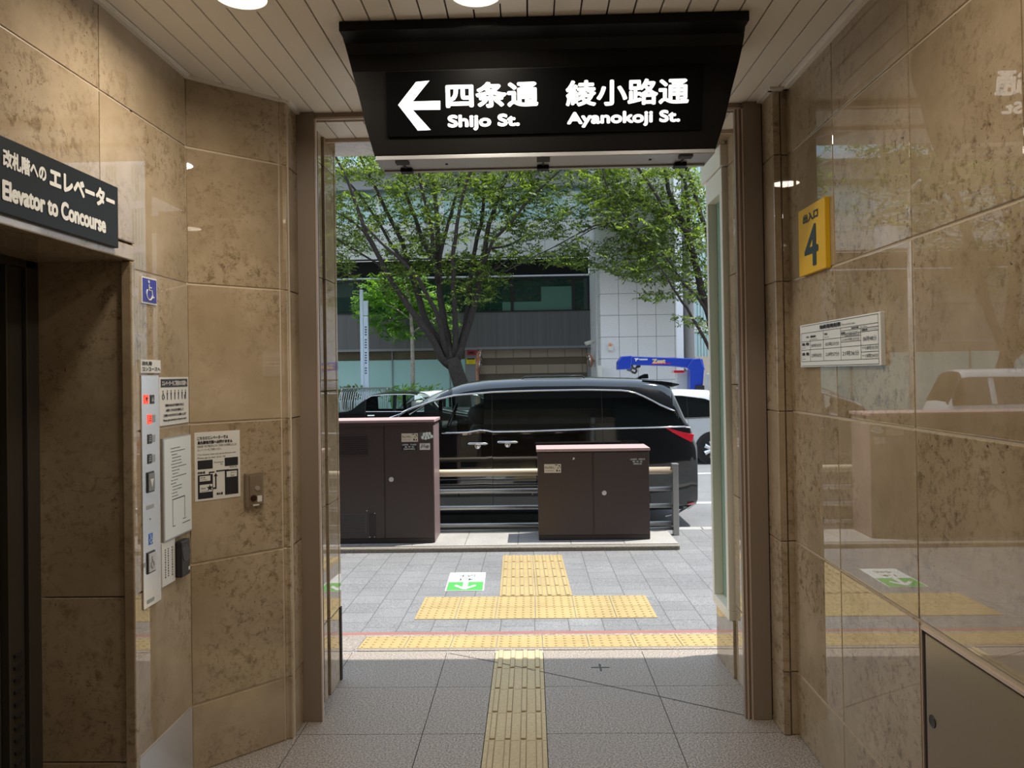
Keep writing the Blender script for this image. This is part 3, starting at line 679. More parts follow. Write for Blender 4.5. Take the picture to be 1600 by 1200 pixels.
cx, cz = P_A.hit(402, 778); MB().pbox(PF, cx - .011, cx + .011, cz - .014, cz + .014, 0, .001).build('label_plate', PAPER, s)
cx, cz = P_A.hit(396.5, 788); MB().pbox(PF, cx - .015, cx + .015, cz - .003, cz + .003, 0, .001).build('caption', PAPER, s)
# lift door at the back of the recess
s = thing('elevator_door', (RX, 1.6, 0), 'dark brown metal lift door and frame deep in the left recess', 'elevator door')
LD = mat('dark_lift_metal', (.085, .075, .062), .3, .6)
mb = MB().box(RX - .05, RX + .015, 2.83, RY + .012, 0, ZR); mb.box(RX - .05, RX + .0, 2.74, 2.825, 0, ZR); mb.box(RX - .05, RX + .015, .2, RY, ZR - .03, ZR); mb.build('frame', LD, s, bevel=.003)
MB().box(RX - .10, RX - .03, 1.55, 2.735, 0, ZR - .03).build('door_leaf', mat('lift_door_panel', (.12, .108, .09), .28, .6), s)
MB().box(RX - .10, RX - .03, .2, 1.545, 0, ZR - .03).build('door_leaf', LD, s)
mb = MB()
for k in range(14): mb.box(RX - .0, RX + .008, 2.76, 2.80, .18 + k * .022 * 2.0, .18 + k * .044 + .012)
mb.build('warning_lettering', PLASTIC, s)
# ================================================================== RIGHT WALL FITTINGS
s = thing('exit_number_sign', P_R.p(-3.45, 2.19), 'yellow exit sign with a big dark 4 on the right stone wall', 'sign')
a = P_R.off(.022).hit(1249, 433); b = P_R.off(.022).hit(1288, 307); x0, x1 = a[0], b[0]; z0, z1 = a[1], b[1]
MB().pbox(P_R, x0, x1, z0, z1, 0, .022).build('board', YEL, s, bevel=.002)
PF = P_R.off(.0225); w = x1 - x0; h = z1 - z0; mb = MB()
write(mb, PF, '出入口', x0 + w * .20, z0 + h * .765, x0 + w * .77, z0 + h * .90, .0022)
write(mb, PF, '4', x0 + w * .24, z0 + h * .09, x0 + w * .76, z0 + h * .70, .004)
mb.build('lettering', NAVYINK, s)
s = thing('timetable_board', P_R.p(-3.2, 1.76), 'white first and last train timetable board of ruled boxes on the stone wall', 'notice')
x0, x1, z0, z1 = P_R.off(.018).hit(1250.5, 540)[0], P_R.off(.018).hit(1376, 530)[0], P_R.off(.018).hit(1376, 571)[1], P_R.off(.018).hit(1376, 486.5)[1]
MB().pbox(P_R, x0, x1, z0, z1, 0, .018).build('board', mat('timetable_white', (.82, .83, .80), .4), s, bevel=.002)
PF = P_R.off(.0185); w = x1 - x0; h = z1 - z0; mb = MB()
def ln(a, b, c_, d_): mb.pbox(PF, x0 + w * a, x0 + w * b, z0 + h * c_, z0 + h * d_, 0, .0004)
def hl(y_, a=.02, b=.98): ln(a, b, y_ - .005, y_ + .005)
def vl(x, a, b): ln(x - .0012, x + .0012, a, b)
hl(.965); hl(.03); hl(.80); hl(.13); hl(.40); hl(.60, .02, .57); hl(.665, .57, .98); hl(.60, .57, .80); hl(.50, .57, .80); hl(.27, .80, .98); hl(.735, .57, .98)
vl(.155, .13, .64); vl(.345, .13, .80); vl(.57, .13, .80); vl(.80, .13, .735); vl(.02, .13, .80); vl(.98, .03, .965)
def tt(body, a, b, c_, d_, bold=0): write(mb, PF, body, x0 + w * a, z0 + h * c_, x0 + w * b, z0 + h * d_, bold)
tt('始終発時刻表', .30, .575, .835, .935, .001); tt('First and last train', .59, .74, .845, .885)
tt('行先', .10, .14, .675, .72, .0004); tt('国際会館', .165, .24, .675, .725, .0008); tt('Kokusaikaikan', .165, .265, .625, .65); tt('竹田', .36, .40, .69, .74, .0005); tt('Takeda', .36, .42, .635, .66)
tt('奈良方面', .70, .78, .75, .785, .0006); tt('for Nara', .80, .87, .755, .78); tt('新田辺', .58, .63, .675, .71, .0005); tt('to Shin-Tanabe', .645, .77, .68, .705); tt('大和西大寺', .81, .875, .68, .72, .0005); tt('Yamato-Saidaiji', .885, .97, .685, .71)
tt('始 発', .035, .14, .50, .575, .0009); tt('First', .04, .09, .445, .465); tt('終 発', .035, .14, .265, .345, .0009); tt('Last', .04, .09, .18, .20)
tt('05時30分', .175, .32, .45, .53); tt('05時33分', .375, .55, .45, .535); tt('23時50分', .175, .32, .22, .31); tt('23時57分', .375, .55, .225, .315); tt('21時36分', .59, .78, .215, .315)
tt('06時09分', .625, .79, .605, .66); tt('07時27分', .625, .79, .515, .575); tt('06時48分', .825, .965, .475, .575); tt('18時35分', .85, .975, .305, .385); tt('18時34分', .85, .975, .155, .235)
for a_, b_, c_, bd in ((.58, .62, .62, '平日'), (.58, .62, .52, '土休'), (.81, .84, .33, '平日'), (.81, .84, .18, '土休')): tt(bd, a_, b_, c_, c_ + .04)
mb.build('lettering', INK, s)
s = thing('access_door', P_R.p(-2.1, 0), 'flush stone access door with bright metal edge and keyhole low in the right wall', 'access door')
x0, x1, z1 = -2.545, -1.39, .918
MB().pbox(P_R, x0 + .022, x1, .012, z1 - .019, -.0045, -.001).build('door_panel', mat('satin_stone_panel', (.26, .205, .13), .2, .2), s, bevel=.002)
mb = MB().pbox(P_R, x0, x0 + .004, 0, z1 - .010, -.0048, .002); mb.pbox(P_R, x0, x1, z1 - .010, z1, -.0048, .003); mb.build('edge_trim', CHAMP, s)
mb = MB().pbox(P_R, x0 + .004, x0 + .021, 0, z1 - .010, -.0049, -.0035); mb.pbox(P_R, x0 + .021, x1, z1 - .018, z1 - .010, -.0049, -.0035); mb.build('gap', DARKGAP, s)
k_ = P_R.hit(1457, 1127); mb = MB(); mb.lathe(P_R.p(k_[0], k_[1], .0), P_R.n, [(.02, 0), (.019, .002), (.013, .001), (.001, .001)], 20); mb.build('keyhole', PLASTIC, s)
# ================================================================== SIDEWALK FURNITURE
# platform
PZ = -.040
mb = MB(); P_G = Pl((0, 0, PZ), (1, 0, 0), (0, 1, 0))
mb.prism(P_G, [(-6, 7.985), (1.49, 7.985), (1.515, 8.0), (1.50, 8.92), (-6, 8.92)], -.12, 0)
mb.build('concrete_plinth', KERBDK, label='long low weathered concrete plinth carrying both brown utility cabinets', cat='plinth', bevel=.012)
mb = MB()
for k in range(12): mb.box(-5.2 + k * .56, -5.2 + k * .56 + .55, 8.07, 8.9, PZ, PZ + .004)
mb.build('sidewalk_plinth_slabs', CONC, kind='structure')
PZ += .004
def utility(name, x0, x1, y0, y1, z1, label, split, capm, cap_over):
    t = thing(name, ((x0 + x1) / 2, (y0 + y1) / 2, PZ), label, 'utility cabinet')
    MB().box(x0 + .01, x1 - .01, y0 + .012, y1 - .01, PZ, z1 - .03).build('body', CABBROWN, t, bevel=.004)
    MB().box(x0 - cap_over, x1 + cap_over, y0 - cap_over, y1 + cap_over, z1 - .03, z1).build('top', capm, t, bevel=.004)
    d = []
    edges = [x0] + split + [x1]
    for a, b in zip(edges[:-1], edges[1:]): d.append(MB().box(a + .012, b - .006 if b < x1 else b - .012, y0, y0 + .014, PZ + .055, z1 - .045).build('door', CABBROWN, t, bevel=.003))
    MB().box(x0 + .02, x1 - .02, y0 + .004, y0 + .01, PZ, PZ + .05).build('base', mat('cabinet_base_dark', (.04, .028, .026), .5), t)
    return t, d
def lockp(parent, P, u, v, r=.026):
    c = P.hit(u, v); mb = MB(); mb.lathe(P.p(*c), P.n, [(r, 0), (r * .95, .012), (r * .8, .014), (.001, .014)], 24); mb.pbox(P, c[0] - .008, c[0] + .010, c[1] - .003, c[1] + .003, .014, .016)
    return mb.build('lock', mat('lock_metal', (.72, .68, .62), .35, .5), parent)
YC1, YC2 = 8.20, 8.27
t1, d1 = utility('utility_cabinet', -3.20, -1.045, YC1, 8.70, 1.285, 'tall dark brown utility cabinet with vents and stickers beside the left stone jamb', [-2.66, -2.12, -1.585], CABTOP, .006)
t2, d2 = utility('utility_cabinet', .047, 1.262, YC2, 8.72, .945, 'low brown utility cabinet with pinkish top on the plinth by the fence post', [.645], CABTOP, .002)
MB().box(-1.056, -1.0525, YC1 + .016, 8.688, PZ + .01, 1.222).build('side_panel', mat('faded_sunlit_side', (.24, .165, .16), .45), t1)  # faded paint, plus the grazing sunlight on this side put into its colour
mb = MB().box(-3.21, -1.035, YC1 - .012, YC1 + .005, 1.225, 1.257); mb.build('cap_band', CABBROWN, t1)
P1 = Pl((0, YC1, 0), (1, 0, 0), (0, 0, 1)); P2 = Pl((0, YC2, 0), (1, 0, 0), (0, 0, 1))
lockp(d1[3], P1, 611.5, 749); lockp(d2[1], P2, 944, 770)
# left cabinet: louvre, vent, stickers
mb = MB(); a = P1.hit(527, 714); b = P1.hit(575, 682); vt = mb.pbox(P1, a[0] - .25, b[0], a[1], b[1], 0, .004).build('louvre_panel', LOUVRE, d1[2], bevel=.002)
mb = MB()
for k in range(9): mb.pbox(P1, a[0] - .24, b[0] - .01, a[1] + .02 + k * .022, a[1] + .027 + k * .022, .004, .010)
mb.build('slats', CABBROWN, d1[2])
a = P1.hit(527, 834); b = P1.hit(573, 802); MB().pbox(P1, a[0] - .25, b[0], a[1], b[1], 0, .004).build('vent_panel', mat('vent_grey_brown', (.085, .07, .066), .5), d1[2], bevel=.002)
mb = MB(); nx = 34; nz = 13
for i in range(nx):
    for j in range(nz):
        cx = b[0] - .02 - (i + .5 * (j % 2)) * .0145; cz = a[1] + .012 + j * .0155; mb.pbox(P1, cx - .0045, cx + .0045, cz - .0045, cz + .0045, .004, .0045)
mb.build('perforations', PLASTIC, d1[2])
a = P1.hit(577, 841); b = P1.hit(587, 801); MB().pbox(P1, a[0], b[0], a[1], b[1], 0, .004).build('cover_strip', LOUVRE, d1[2])
mb = MB()
for u_, v_ in ((573.5, 798), (585.5, 802), (578, 839), (585.5, 839)): c = P1.hit(u_, v_); mb.lathe(P1.p(c[0], c[1], .004), P1.n, [(.006, 0), (.004, .003)], 8)
mb.build('screw', STEEL, d1[2])
def sticker(parent, P, u0, v0, u1, v1, m_, name='sticker', d=.0012):
    a = P.hit(u0, v1); b = P.hit(u1, v0); return MB().pbox(P, a[0], b[0], a[1], b[1], 0, d).build(name, m_, parent), a, b
def notice(parent, P, u0, v0, u1, v1):
    o, a, b = sticker(parent, P, u0, v0, u1, v1, STICKER); w = b[0] - a[0]; h = b[1] - a[1]; PF = P.off(.0014); mb = MB()
    write(mb, PF, 'ちょうむし', a[0] + .05 * w, a[1] + .48 * h, a[0] + .6 * w, a[1] + .74 * h, .0005)
    for k in range(5): mb.pbox(PF, a[0] + w * (.08 + .1 * k), a[0] + w * (.15 + .1 * k), a[1] + h * .22, a[1] + h * .26, 0, .0004)
    for cx, cy, rw, rh in ((.72, .9, .09, .05), (.9, .8, .05, .08), (.95, .62, .03, .06), (.76, .25, .05, .14), (.9, .22, .04, .1), (.82, .55, .05, .05)):
        mb.prism(PF, [(a[0] + w * (cx + rw * math.cos(t)), a[1] + h * (cy + rh * math.sin(t))) for t in np.linspace(0, 6.283, 9)[:-1]], 0, .0004)
    mb.build('print', INK, o)
notice(d1[3], P1, 627.5, 677, 653, 690.5); notice(d2[0], P2, 850.5, 725, 876.5, 739)
o, a, b = sticker(d1[3], P1, 627.5, 692.5, 651.5, 704, PLASTIC, 'number_plate'); w = b[0] - a[0]; h = b[1] - a[1]; PF = P1.off(.0014); mb = MB()
write(mb, PF, 'LANDS', a[0] + .06 * w, a[1] + .70 * h, a[0] + .45 * w, a[1] + .92 * h, .0006); write(mb, PF, '71600', a[0] + .56 * w, a[1] + .70 * h, a[0] + .96 * w, a[1] + .92 * h, .0006)
write(mb, PF, '烏 中 左', a[0] + .2 * w, a[1] + .38 * h, a[0] + .82 * w, a[1] + .62 * h, .0005); write(mb, PF, '[06J04A08C]', a[0] + .14 * w, a[1] + .06 * h, a[0] + .86 * w, a[1] + .3 * h, .0005)
mb.build('lettering', WHITE, o)
a = P2.hit(985, 726); b = P2.hit(1007.5, 716); w = b[0] - a[0]; h = b[1] - a[1]; PF = P2.off(.001); mb = MB()
write(mb, PF, 'LANDS', a[0], a[1] + .72 * h, a[0] + .45 * w, b[1], .0006); write(mb, PF, '47819', a[0] + .56 * w, a[1] + .72 * h, b[0], b[1], .0006)
write(mb, PF, '烏 中 左', a[0] + .14 * w, a[1] + .36 * h, a[0] + .84 * w, a[1] + .64 * h, .0005); write(mb, PF, '080K35', a[0] + .2 * w, a[1], a[0] + .78 * w, a[1] + .26 * h, .0005)
mb.build('lettering', WHITE, d2[1])
# graffiti stickers on the tall cabinet
GRAF = mat('graffiti_white', (.75, .82, .78), .5); mb = MB(); PF = P1.off(.0012)
for cx, cy, ru, rv in ((663, 678.5, 2.6, 2.6), (667, 678, 2.6, 3), (671, 678, 2.6, 3.2), (661, 683.5, 3, 3), (665, 684, 3, 3.2), (669.5, 683, 3, 3.2), (674, 682, 3.2, 2.8)):
    mb.prism(PF, [PF.hit(cx + ru * math.cos(t), cy - rv * math.sin(t)) for t in np.linspace(0, 6.283, 10)[:-1]], 0, .0004)
o, a, b = sticker(d1[3], P1, 655.5, 675, 674, 686.5, mat('graffiti_grey', (.10, .10, .105), .5)); mb.build('bubble_lettering', GRAF, o)
o, a, b = sticker(d1[3], P1, 655.8, 692.5, 672, 703, mat('scribble_white', (.66, .62, .60), .5)); mb = MB()
pts = [PF.hit(u, v) for u, v in ((658, 700), (660, 694), (661, 699), (663, 694), (664, 699), (666, 697), (668, 700), (670, 697), (668, 696), (666, 700))]; mb.tube([P1.p(x, y_, .0016) for x, y_ in pts], .004, 5); mb.build('scribble', INK, o)
c = P2.hit(896.5, 717); mb = MB().prism(P2, [(c[0] - .012, c[1] - .012), (c[0] + .01, c[1] - .002), (c[0] + .008, c[1] + .016), (c[0] - .008, c[1] + .012)], 0, .0012); mb.build('torn_sticker', WHITE, d2[0])
# guard fence
YF = 8.80
s = thing('guard_fence', (-.5, YF, pz(YF)), 'galvanised roadside guard fence of four pipe rails between sidewalk and black minivan', 'fence')
xp = at(1055, 780, YF).x
for v_, r in ((738.5, .042), (767, .024), (793, .024), (820.5, .024), (829, .018)):
    z = at(760, v_ + 0, YF).z; mb = MB()
    mb.tube([(-4.4, YF, z), (xp, YF, z)], r, 14); mb.build('rail', RAILTOP if r > .04 else GALV, s, smooth=True)
zt = at(1055, 725, YF).z
for k in range(3):
    x = (xp, -1.45, -3.5)[k]; mb = MB().box(x - .033, x + .033, YF - .045, YF + .045, pz(YF), zt)
    o = mb.build('post', GALV, s, bevel=.006); MB().box(x - .038, x + .038, YF - .05, YF + .05, zt - .004, zt + .008).build('post_cap', GALV, o, bevel=.004)
# sidewalk floor sign
s = thing('floor_sign', (-.585, 6.8, pz(6.8)), 'white and green sticker sign with an arrow stuck on the paving blocks', 'floor sign')
x0, x1 = -.755, -.425
def gp(x, y_, h): return (x + (y_ - 6.475) * -.03, y_, pz(y_) + h)
def gq(mb, xa, ya, xb, yb, h): mb.add([gp(xa, ya, h), gp(xb, ya, h), gp(xb, yb, h), gp(xa, yb, h)], [(0, 1, 2, 3)])
ym = 6.76; mb = MB(); gq(mb, x0, 6.475, x1, 7.105, .003); mb.build('sheet', SIGNWHITE, s)
mb = MB(); gq(mb, x0 + .012, 6.487, x1 - .012, ym, .0045); mb.build('green_field', GREEN, s)
mb = MB(); cx = (x0 + x1) / 2
mb.add([gp(cx - .022, ym, .006), gp(cx - .022, 6.53, .006), gp(cx + .022, 6.53, .006), gp(cx + .022, ym, .006)], [(0, 1, 2, 3)])
for sg_ in (-1, 1): mb.add([gp(cx + sg_ * .005, 6.50, .0065), gp(cx + sg_ * .095, 6.615, .0065), gp(cx + sg_ * .085, 6.665, .0065), gp(cx, 6.555, .0065)], [(0, 1, 2, 3)])
mb.build('arrow', SIGNWHITE, s)
P_F = Pl((0, 0, 0), (-1, 0, 0), (0, -1, 0)); mb = MB()
for body, ya, yb, wd in (('エレベーター', 6.93, 7.02, .15), ('4-1', 6.82, 6.88, .12)):
    vs, fs = glyphs(body); lo, hi = vs.min(0), vs.max(0); q = (vs - lo) / (hi - lo)
    for dx in (0, .004): mb.add([gp(cx + wd / 2 - a * wd + dx, yb - b * (yb - ya), .0055) for a, b in q], fs)
mb.build('lettering', mat('floor_sign_ink', (.12, .16, .13), .5), s)
# ================================================================== VEHICLES
def smooth_interp(xs, pts, k=0.05):
    px, py = zip(*sorted(pts)); f = lambda x: np.interp(x, px, py)
    return sum(f(np.array(xs) + d) * w for d, w in ((-k, .25), (0, .5), (k, .25)))
def car(name, label, cat, yc, hw, zg, P_, paint, glass, splits=(), th=.16, dark_pillar=True, open_glass=(), shields=(), doors=(), k=.04, endround=.22, trim=False, group=None):
    x0, x1 = P_['x']; L = x1 - x0
    extra = [e for g in glass for e in g[:2]] + [e for d in doors for e in (d, d + .006)] + [e for s_ in shields for e in s_[:2]]
    xs = sorted(set([x0 + L * i / 60 for i in range(61)] + [x0 + L * f for f in (.002, .006, .012, .988, .994, .998)] + extra))
    xs = [x for i, x in enumerate(xs) if i == 0 or x - xs[i - 1] > .0015]
    roof = smooth_interp(xs, P_['roof'], k); wt = smooth_interp(xs, P_['wtop'], k * .6); be = smooth_interp(xs, P_['belt'], k * .6); zb = smooth_interp(xs, P_['sill'], k)
    n = len(xs); R = []
    for i, x in enumerate(xs):
        e = min(x - x0, x1 - x); tap = 1 - (max(0, 1 - e / .7) ** 2.2) * endround
        w = hw * tap; r = roof[i]; b = min(be[i], r - .04); t = min(max(wt[i], b + .004), r - .03); s_ = zb[i]
        tum = lambda z: th * max(0, z - b) / .6
        z7 = max(t + .012, r - .10); z8 = max(z7 + .006, r - .025)
        y6 = w - .02 - tum(t); y7 = w - .02 - tum(z7) - .01
        R.append([(0, s_ + .02), (w - .12, s_), (w - .025, s_ + .08), (w, s_ + (b - s_) * .45), (w - .004, b - .10), (w - .02, b), (y6, t), (y7, z7), (y7 - .10, z8), (0, r)])
    car_o = thing(name, ((x0 + x1) / 2, yc, zg), label, cat, group)
    groups = {}
    def put(key, q):
        m_ = groups.setdefault(key, MB()); m_.add(q, [tuple(range(len(q)))])
    for i in range(n - 1):
        xm = (xs[i] + xs[i + 1]) / 2
        for j in range(9):
            for sd_ in (-1, 1):
                key = 'body'
                if j in (1, 2, 3, 4):
                    for d in doors:
                        if d <= xm <= d + .006: key = ('gap', d, sd_)
                if j == 5:
                    key = 'pillar' if dark_pillar else 'body'
                    inwin = False
                    if key == 'pillar': key = ('pillar', sum(xm > g[0] for g in glass), sd_)
                    for gi, g in enumerate(glass):
                        if g[0] < xm < g[1]: key = ('glass', gi, sd_); inwin = True
                    if not (P_['pill'][0] < xm < P_['pill'][1]): key = 'body' if not inwin else key
                if j == 5:
                    for d in doors:
                        if d <= xm <= d + .006: key = ('gap', d, sd_)
                if j in (6, 7, 8):
                    for si, sh in enumerate(shields):
                        if sh[0] < xm < sh[1] and (j >= 7 or j == 6): key = ('shield', si)
                q = [(xs[i], yc + sd_ * R[i][j][0], R[i][j][1]), (xs[i + 1], yc + sd_ * R[i + 1][j][0], R[i + 1][j][1]), (xs[i + 1], yc + sd_ * R[i + 1][j + 1][0], R[i + 1][j + 1][1]), (xs[i], yc + sd_ * R[i][j + 1][0], R[i][j + 1][1])]
                put(key, q if sd_ < 0 else q[::-1])
    for i, rev in ((0, False), (n - 1, True)):
        q = [(xs[i], yc - a, z) for a, z in R[i]] + [(xs[i], yc + a, z) for a, z in R[i][-2:0:-1]]; put('body', q if not rev else q[::-1])
    def weld(m_):
        d = {}; vs = []; mp = []
        for v in m_.v:
            kk = (round(v[0], 4), round(v[1], 4), round(v[2], 4))
            if kk not in d: d[kk] = len(vs); vs.append(v)
            mp.append(d[kk])
        m_.v = vs; fs = []; mi = []
        for f in m_.f:
            g = []
            for i in f:
                if mp[i] not in g: g.append(mp[i])
            if len(g) > 2: fs.append(tuple(g)); mi.append(0)
        m_.f = fs; m_.mi = mi; return m_
    for key, m_ in groups.items():
        weld(m_)
        if key == 'body': m_.build('body', paint, car_o, smooth=True)
        elif key[0] == 'gap': m_.build('door_gap', DARKGAP, car_o)
        elif key[0] == 'pillar': m_.build('pillar', TINT, car_o, smooth=True)
        elif key[0] == 'glass': m_.build('side_window', glass[key[1]][2], car_o, smooth=True)
        else: m_.build('windscreen' if shields[key[1]][3] else 'rear_window', shields[key[1]][2], car_o, smooth=True)
    def side(x, z, off=.004):
        i = min(range(n), key=lambda q: abs(xs[q] - x)); r = R[i]
        for j in range(1, 9):
            if r[j][1] <= z <= r[j + 1][1] and r[j + 1][1] > r[j][1]:
                f = (z - r[j][1]) / (r[j + 1][1] - r[j][1]); return yc - (r[j][0] * (1 - f) + r[j + 1][0] * f) - off
        return yc - r[4][0] - off
    def strip(name_, m_, a, b, zf, r_, off=.006):
        pts = [(x, side(x, zf(x) - .004, off), zf(x)) for x in np.linspace(a, b, 40)]; mb = MB(); mb.tube(pts, r_, 6); return mb.build(name_, m_, car_o, smooth=True)
    def wheel(x, rad=.33):
        for sd_ in (-1, 1):
            yo = yc + sd_ * (hw + .006); t = MB(); t.lathe((x, yo - sd_ * .22, zg + rad), (0, sd_, 0), [(rad * .96, 0), (rad, .03), (rad, .19), (rad * .95, .22), (rad * .66, .222), (rad * .64, .205), (.01, .2)], 28)
            w_ = t.build('wheel', RUBBER, car_o, smooth=False); h = MB(); h.lathe((x, yo - sd_ * .02, zg + rad), (0, sd_, 0), [(rad * .66, 0), (rad * .62, .014), (rad * .5, .006), (.01, .012)], 28)
            for q in range(7):
                a_ = q * 2 * math.pi / 7; d_ = Vector((math.cos(a_), 0, math.sin(a_))); c_ = Vector((x, yo - sd_ * .004, zg + rad)); h.tube([c_, c_ + d_ * rad * .6], [.035, .05], 6)
            h.build('rim', STEEL, w_)
            am = MB(); am.lathe((x, yc + sd_ * (hw - .10), zg + rad + .02), (0, sd_, 0), [(rad * 1.17, 0), (rad * 1.17, .102), (.01, .102)], 28); am.build('wheel_arch', PLASTIC, car_o)
    wheel(P_['wheels'][0], P_.get('rad', .33)); wheel(P_['wheels'][1], P_.get('rad', .33))
    return car_o, side, strip, (lambda x: float(np.interp(x, xs, wt))), (lambda x: float(np.interp(x, xs, be)))
# --- black minivan parked along the fence, front to the left
YN = 9.72; HW = .925
def pc(u, v): q = at(u, v, YN); return (q.x, q.z)
roof = [pc(u, v - 1.5) for u, v in ((640, 637), (665, 620), (700, 607), (720, 600), (760, 594.5), (830, 591), (920, 590), (1000, 592), (1040, 596), (1052, 600))] + [pc(1060, 618), pc(1074, 650), pc(1084, 672), pc(1091, 690)]
xr = pc(1092.5, 700)[0]; xf = xr - 5.0
roof = [(xf, .50), (xf + .05, .62), (xf + .25, .78), (xf + .95, .95), (pc(600, 662)[0], pc(600, 662)[1]), (pc(620, 649)[0], pc(620, 649)[1])] + roof + [(xr, pc(1092, 700)[1])]
wtop = [(xf, .4)] + [pc(u, v) for u, v in ((585, 664), (592, 660), (640, 639), (688, 623), (710, 618), (770, 613), (830, 611), (920, 609.5), (980, 610.5), (1000, 616), (1020, 626), (1040, 637), (1056, 641), (1064, 652), (1075, 668))] + [(xr, .8)]
belt = [(xf, .55), (xf + .6, .85), (xf + 1.0, .92)] + [pc(u, v) for u, v in ((600, 674), (687, 677), (728, 676), (754, 671.5), (768, 675), (830, 674), (940, 670), (1050, 667.5), (1080, 667))] + [(xr, pc(1090, 690)[1])]
sill = [(xf, .02), (xf + .5, -.02), (xf + 1, -.04), (xr - 1.0, -.04), (xr - .5, .0), (xr - .1, pc(1080, 800)[1]), (xr, pc(1090, 792)[1])]
X = lambda u: pc(u, 640)[0]
GD = TINT
prof = dict(x=(xf, xr), roof=roof, wtop=wtop, belt=belt, sill=sill, wheels=(xf + .98, xr - 1.02), pill=(X(575), X(1083)), rad=.345)
glass = [(X(606), X(684), CLEAR), (X(690), X(755), CLEAR), (X(784), X(907), GD), (X(926), X(1052), GD)]
van, vside, vstrip, vwt, vbe = car('minivan', 'glossy black minivan parked right behind the fence, red tail lamp at right', 'car', YN + HW, HW, RZ, prof, CARBLACK, glass,
    shields=[(X(602), X(705), CLEAR, True), (X(1054), X(1079), GD, False)], doors=[X(768), X(941), X(585)], th=.13, k=.03, endround=.12)
vstrip('window_trim', CHROME, X(590), X(1056), vwt, .012); vstrip('belt_trim', CHROME, X(690), X(1080), vbe, .011)
zsl = lambda x: .06
vstrip('sill_trim', GALV, X(600), X(1010), zsl, .008)
mb = MB()                                            # chrome wedge ahead of the mirror
for i in range(10):
    a, b = X(722 + i * 3.6), X(722 + (i + 1) * 3.6)
    mb.add([(a, vside(a, vbe(a) - .01, .012), vbe(a) - .035), (b, vside(b, vbe(b) - .01, .012), vbe(b) - .035), (b, vside(b, vbe(b) - .004, .012), vbe(b)), (a, vside(a, vbe(a) - .004, .012), vbe(a))], [(0, 1, 2, 3)])
mb.build('chrome_wedge', CHROME, van)
for u0, u1, v_ in ((730, 763, 693), (776, 810, 690.5)):
    a, b = pc(u0, v_), pc(u1, v_); mb = MB(); yv = vside(a[0], a[1], .0)
    mb.tube([(a[0], yv - .012, a[1]), (a[0] + .03, yv - .035, a[1]), (b[0] - .03, yv - .035, b[1]), (b[0], yv - .012, b[1])], [.010, .016, .016, .010], 10)
    c = ((a[0] + b[0]) / 2, a[1] - .03); mb.lathe((c[0], yv - .006, c[1] - .005), (0, -1, 0), [(.042, 0), (.030, .008), (.001, .010)], 16); mb.build('door_handle', CHROME, van, smooth=True)
def patch(name_, m_, px, off=.008, thick=.02):
    q = [pc(u, v) for u, v in px]; mb = MB(); n = len(q)
    f = [(x, vside(min(x, xr - .01), z, off), z) for x, z in q]; bk = [(x, y_ + thick, z) for x, y_, z in f]
    mb.add(f + bk, [tuple(range(n - 1, -1, -1)), tuple(range(n, 2 * n))] + [(i, (i + 1) % n, n + (i + 1) % n, n + i) for i in range(n)]); return mb.build(name_, m_, van)
patch('tail_lamp', LAMPRED, [(1039, 668), (1052, 676), (1068, 684.5), (1083, 692), (1090, 692), (1087, 680), (1081, 668)], off=.012, thick=.05)
0 and patch('lamp_lens_clear', CHROME, [(1040, 668), (1050, 675), (1062, 681), (1070, 684.5), (1062, 677), (1047, 668.3)], off=.010)
patch('reflector', LAMPRED, [(1077, 789), (1088, 787), (1088, 791), (1079, 793)], thick=.03)
patch('bumper_trim', CHROME, [(1040, 806), (1062, 800), (1084, 793), (1084, 795), (1062, 803), (1040, 808)])
patch('fuel_flap', mat('flap_seam', (.02, .022, .023), .15), [(971, 687), (992, 687), (998, 690), (998, 716), (970, 716), (970, 690)], off=.002, thick=.002)
mb = MB()                                            # roof spoiler
xa = X(1008); xb = X(1069); zt_ = pc(1010, 592)[1]; ze = pc(1069, 598)[1]; yc_ = YN + HW
for sgn in (1,):
    vs = []
    for x, z, h, w in ((xa, zt_ - .0, .05, .70), (X(1040), pc(1040, 594)[1], .075, .715), (X(1056), pc(1056, 596)[1], .075, .71), (xb, ze, .035, .66)):
        vs += [(x, yc_ - w, z - .012), (x, yc_ + w, z - .012), (x, yc_ + w, z - h), (x, yc_ - w, z - h)]
    fs = [(0, 1, 2, 3), (15, 14, 13, 12)]
    for i in range(3):
        for k_ in range(4): fs.append((4 * i + k_, 4 * i + 4 + k_, 4 * i + 4 + (k_ + 1) % 4, 4 * i + (k_ + 1) % 4))
    mb.add(vs, fs)
mb.build('roof_spoiler', CARBLACK, van, bevel=.01)
mb = MB(); c = at(1003, 588, YN + .9); P_fin = Pl((c.x, YN + .9, c.z), (1, 0, 0), (0, 0, 1)); mb.prism(P_fin, [(-.085, -.03), (.09, -.03), (.085, .035), (.03, .035), (-.03, .01)], -.03, .03); mb.build('antenna_fin', CARBLACK, van, bevel=.012)
mb = MB(); za = pc(830, 590)[1]
mb.tube([(X(815), YN + .30, za - .03), (X(820), YN + .30, za + .008), (X(912), YN + .30, za + .012), (X(918), YN + .30, za - .03)], .010, 8); mb.build('roof_rail', CARBLACK, van, smooth=True)
P_D = Pl((0, 0, 0), (1, 0, 0), (0, 0, 1)); mb = MB()     # small raised lettering down the rear pillar
for i, ch in enumerate('ALPHARD'):
    c = pc(1057 + i * 3.1, 644 + i * 4.0); write(mb, Pl((0, vside(c[0], c[1], .012), 0), (1, 0, 0), (0, 0, 1)), ch, c[0] - .012, c[1] - .018, c[0] + .012, c[1] + .018, .0008)
mb.build('pillar_lettering', mat('dim_letter', (.16, .15, .12), .4), van)
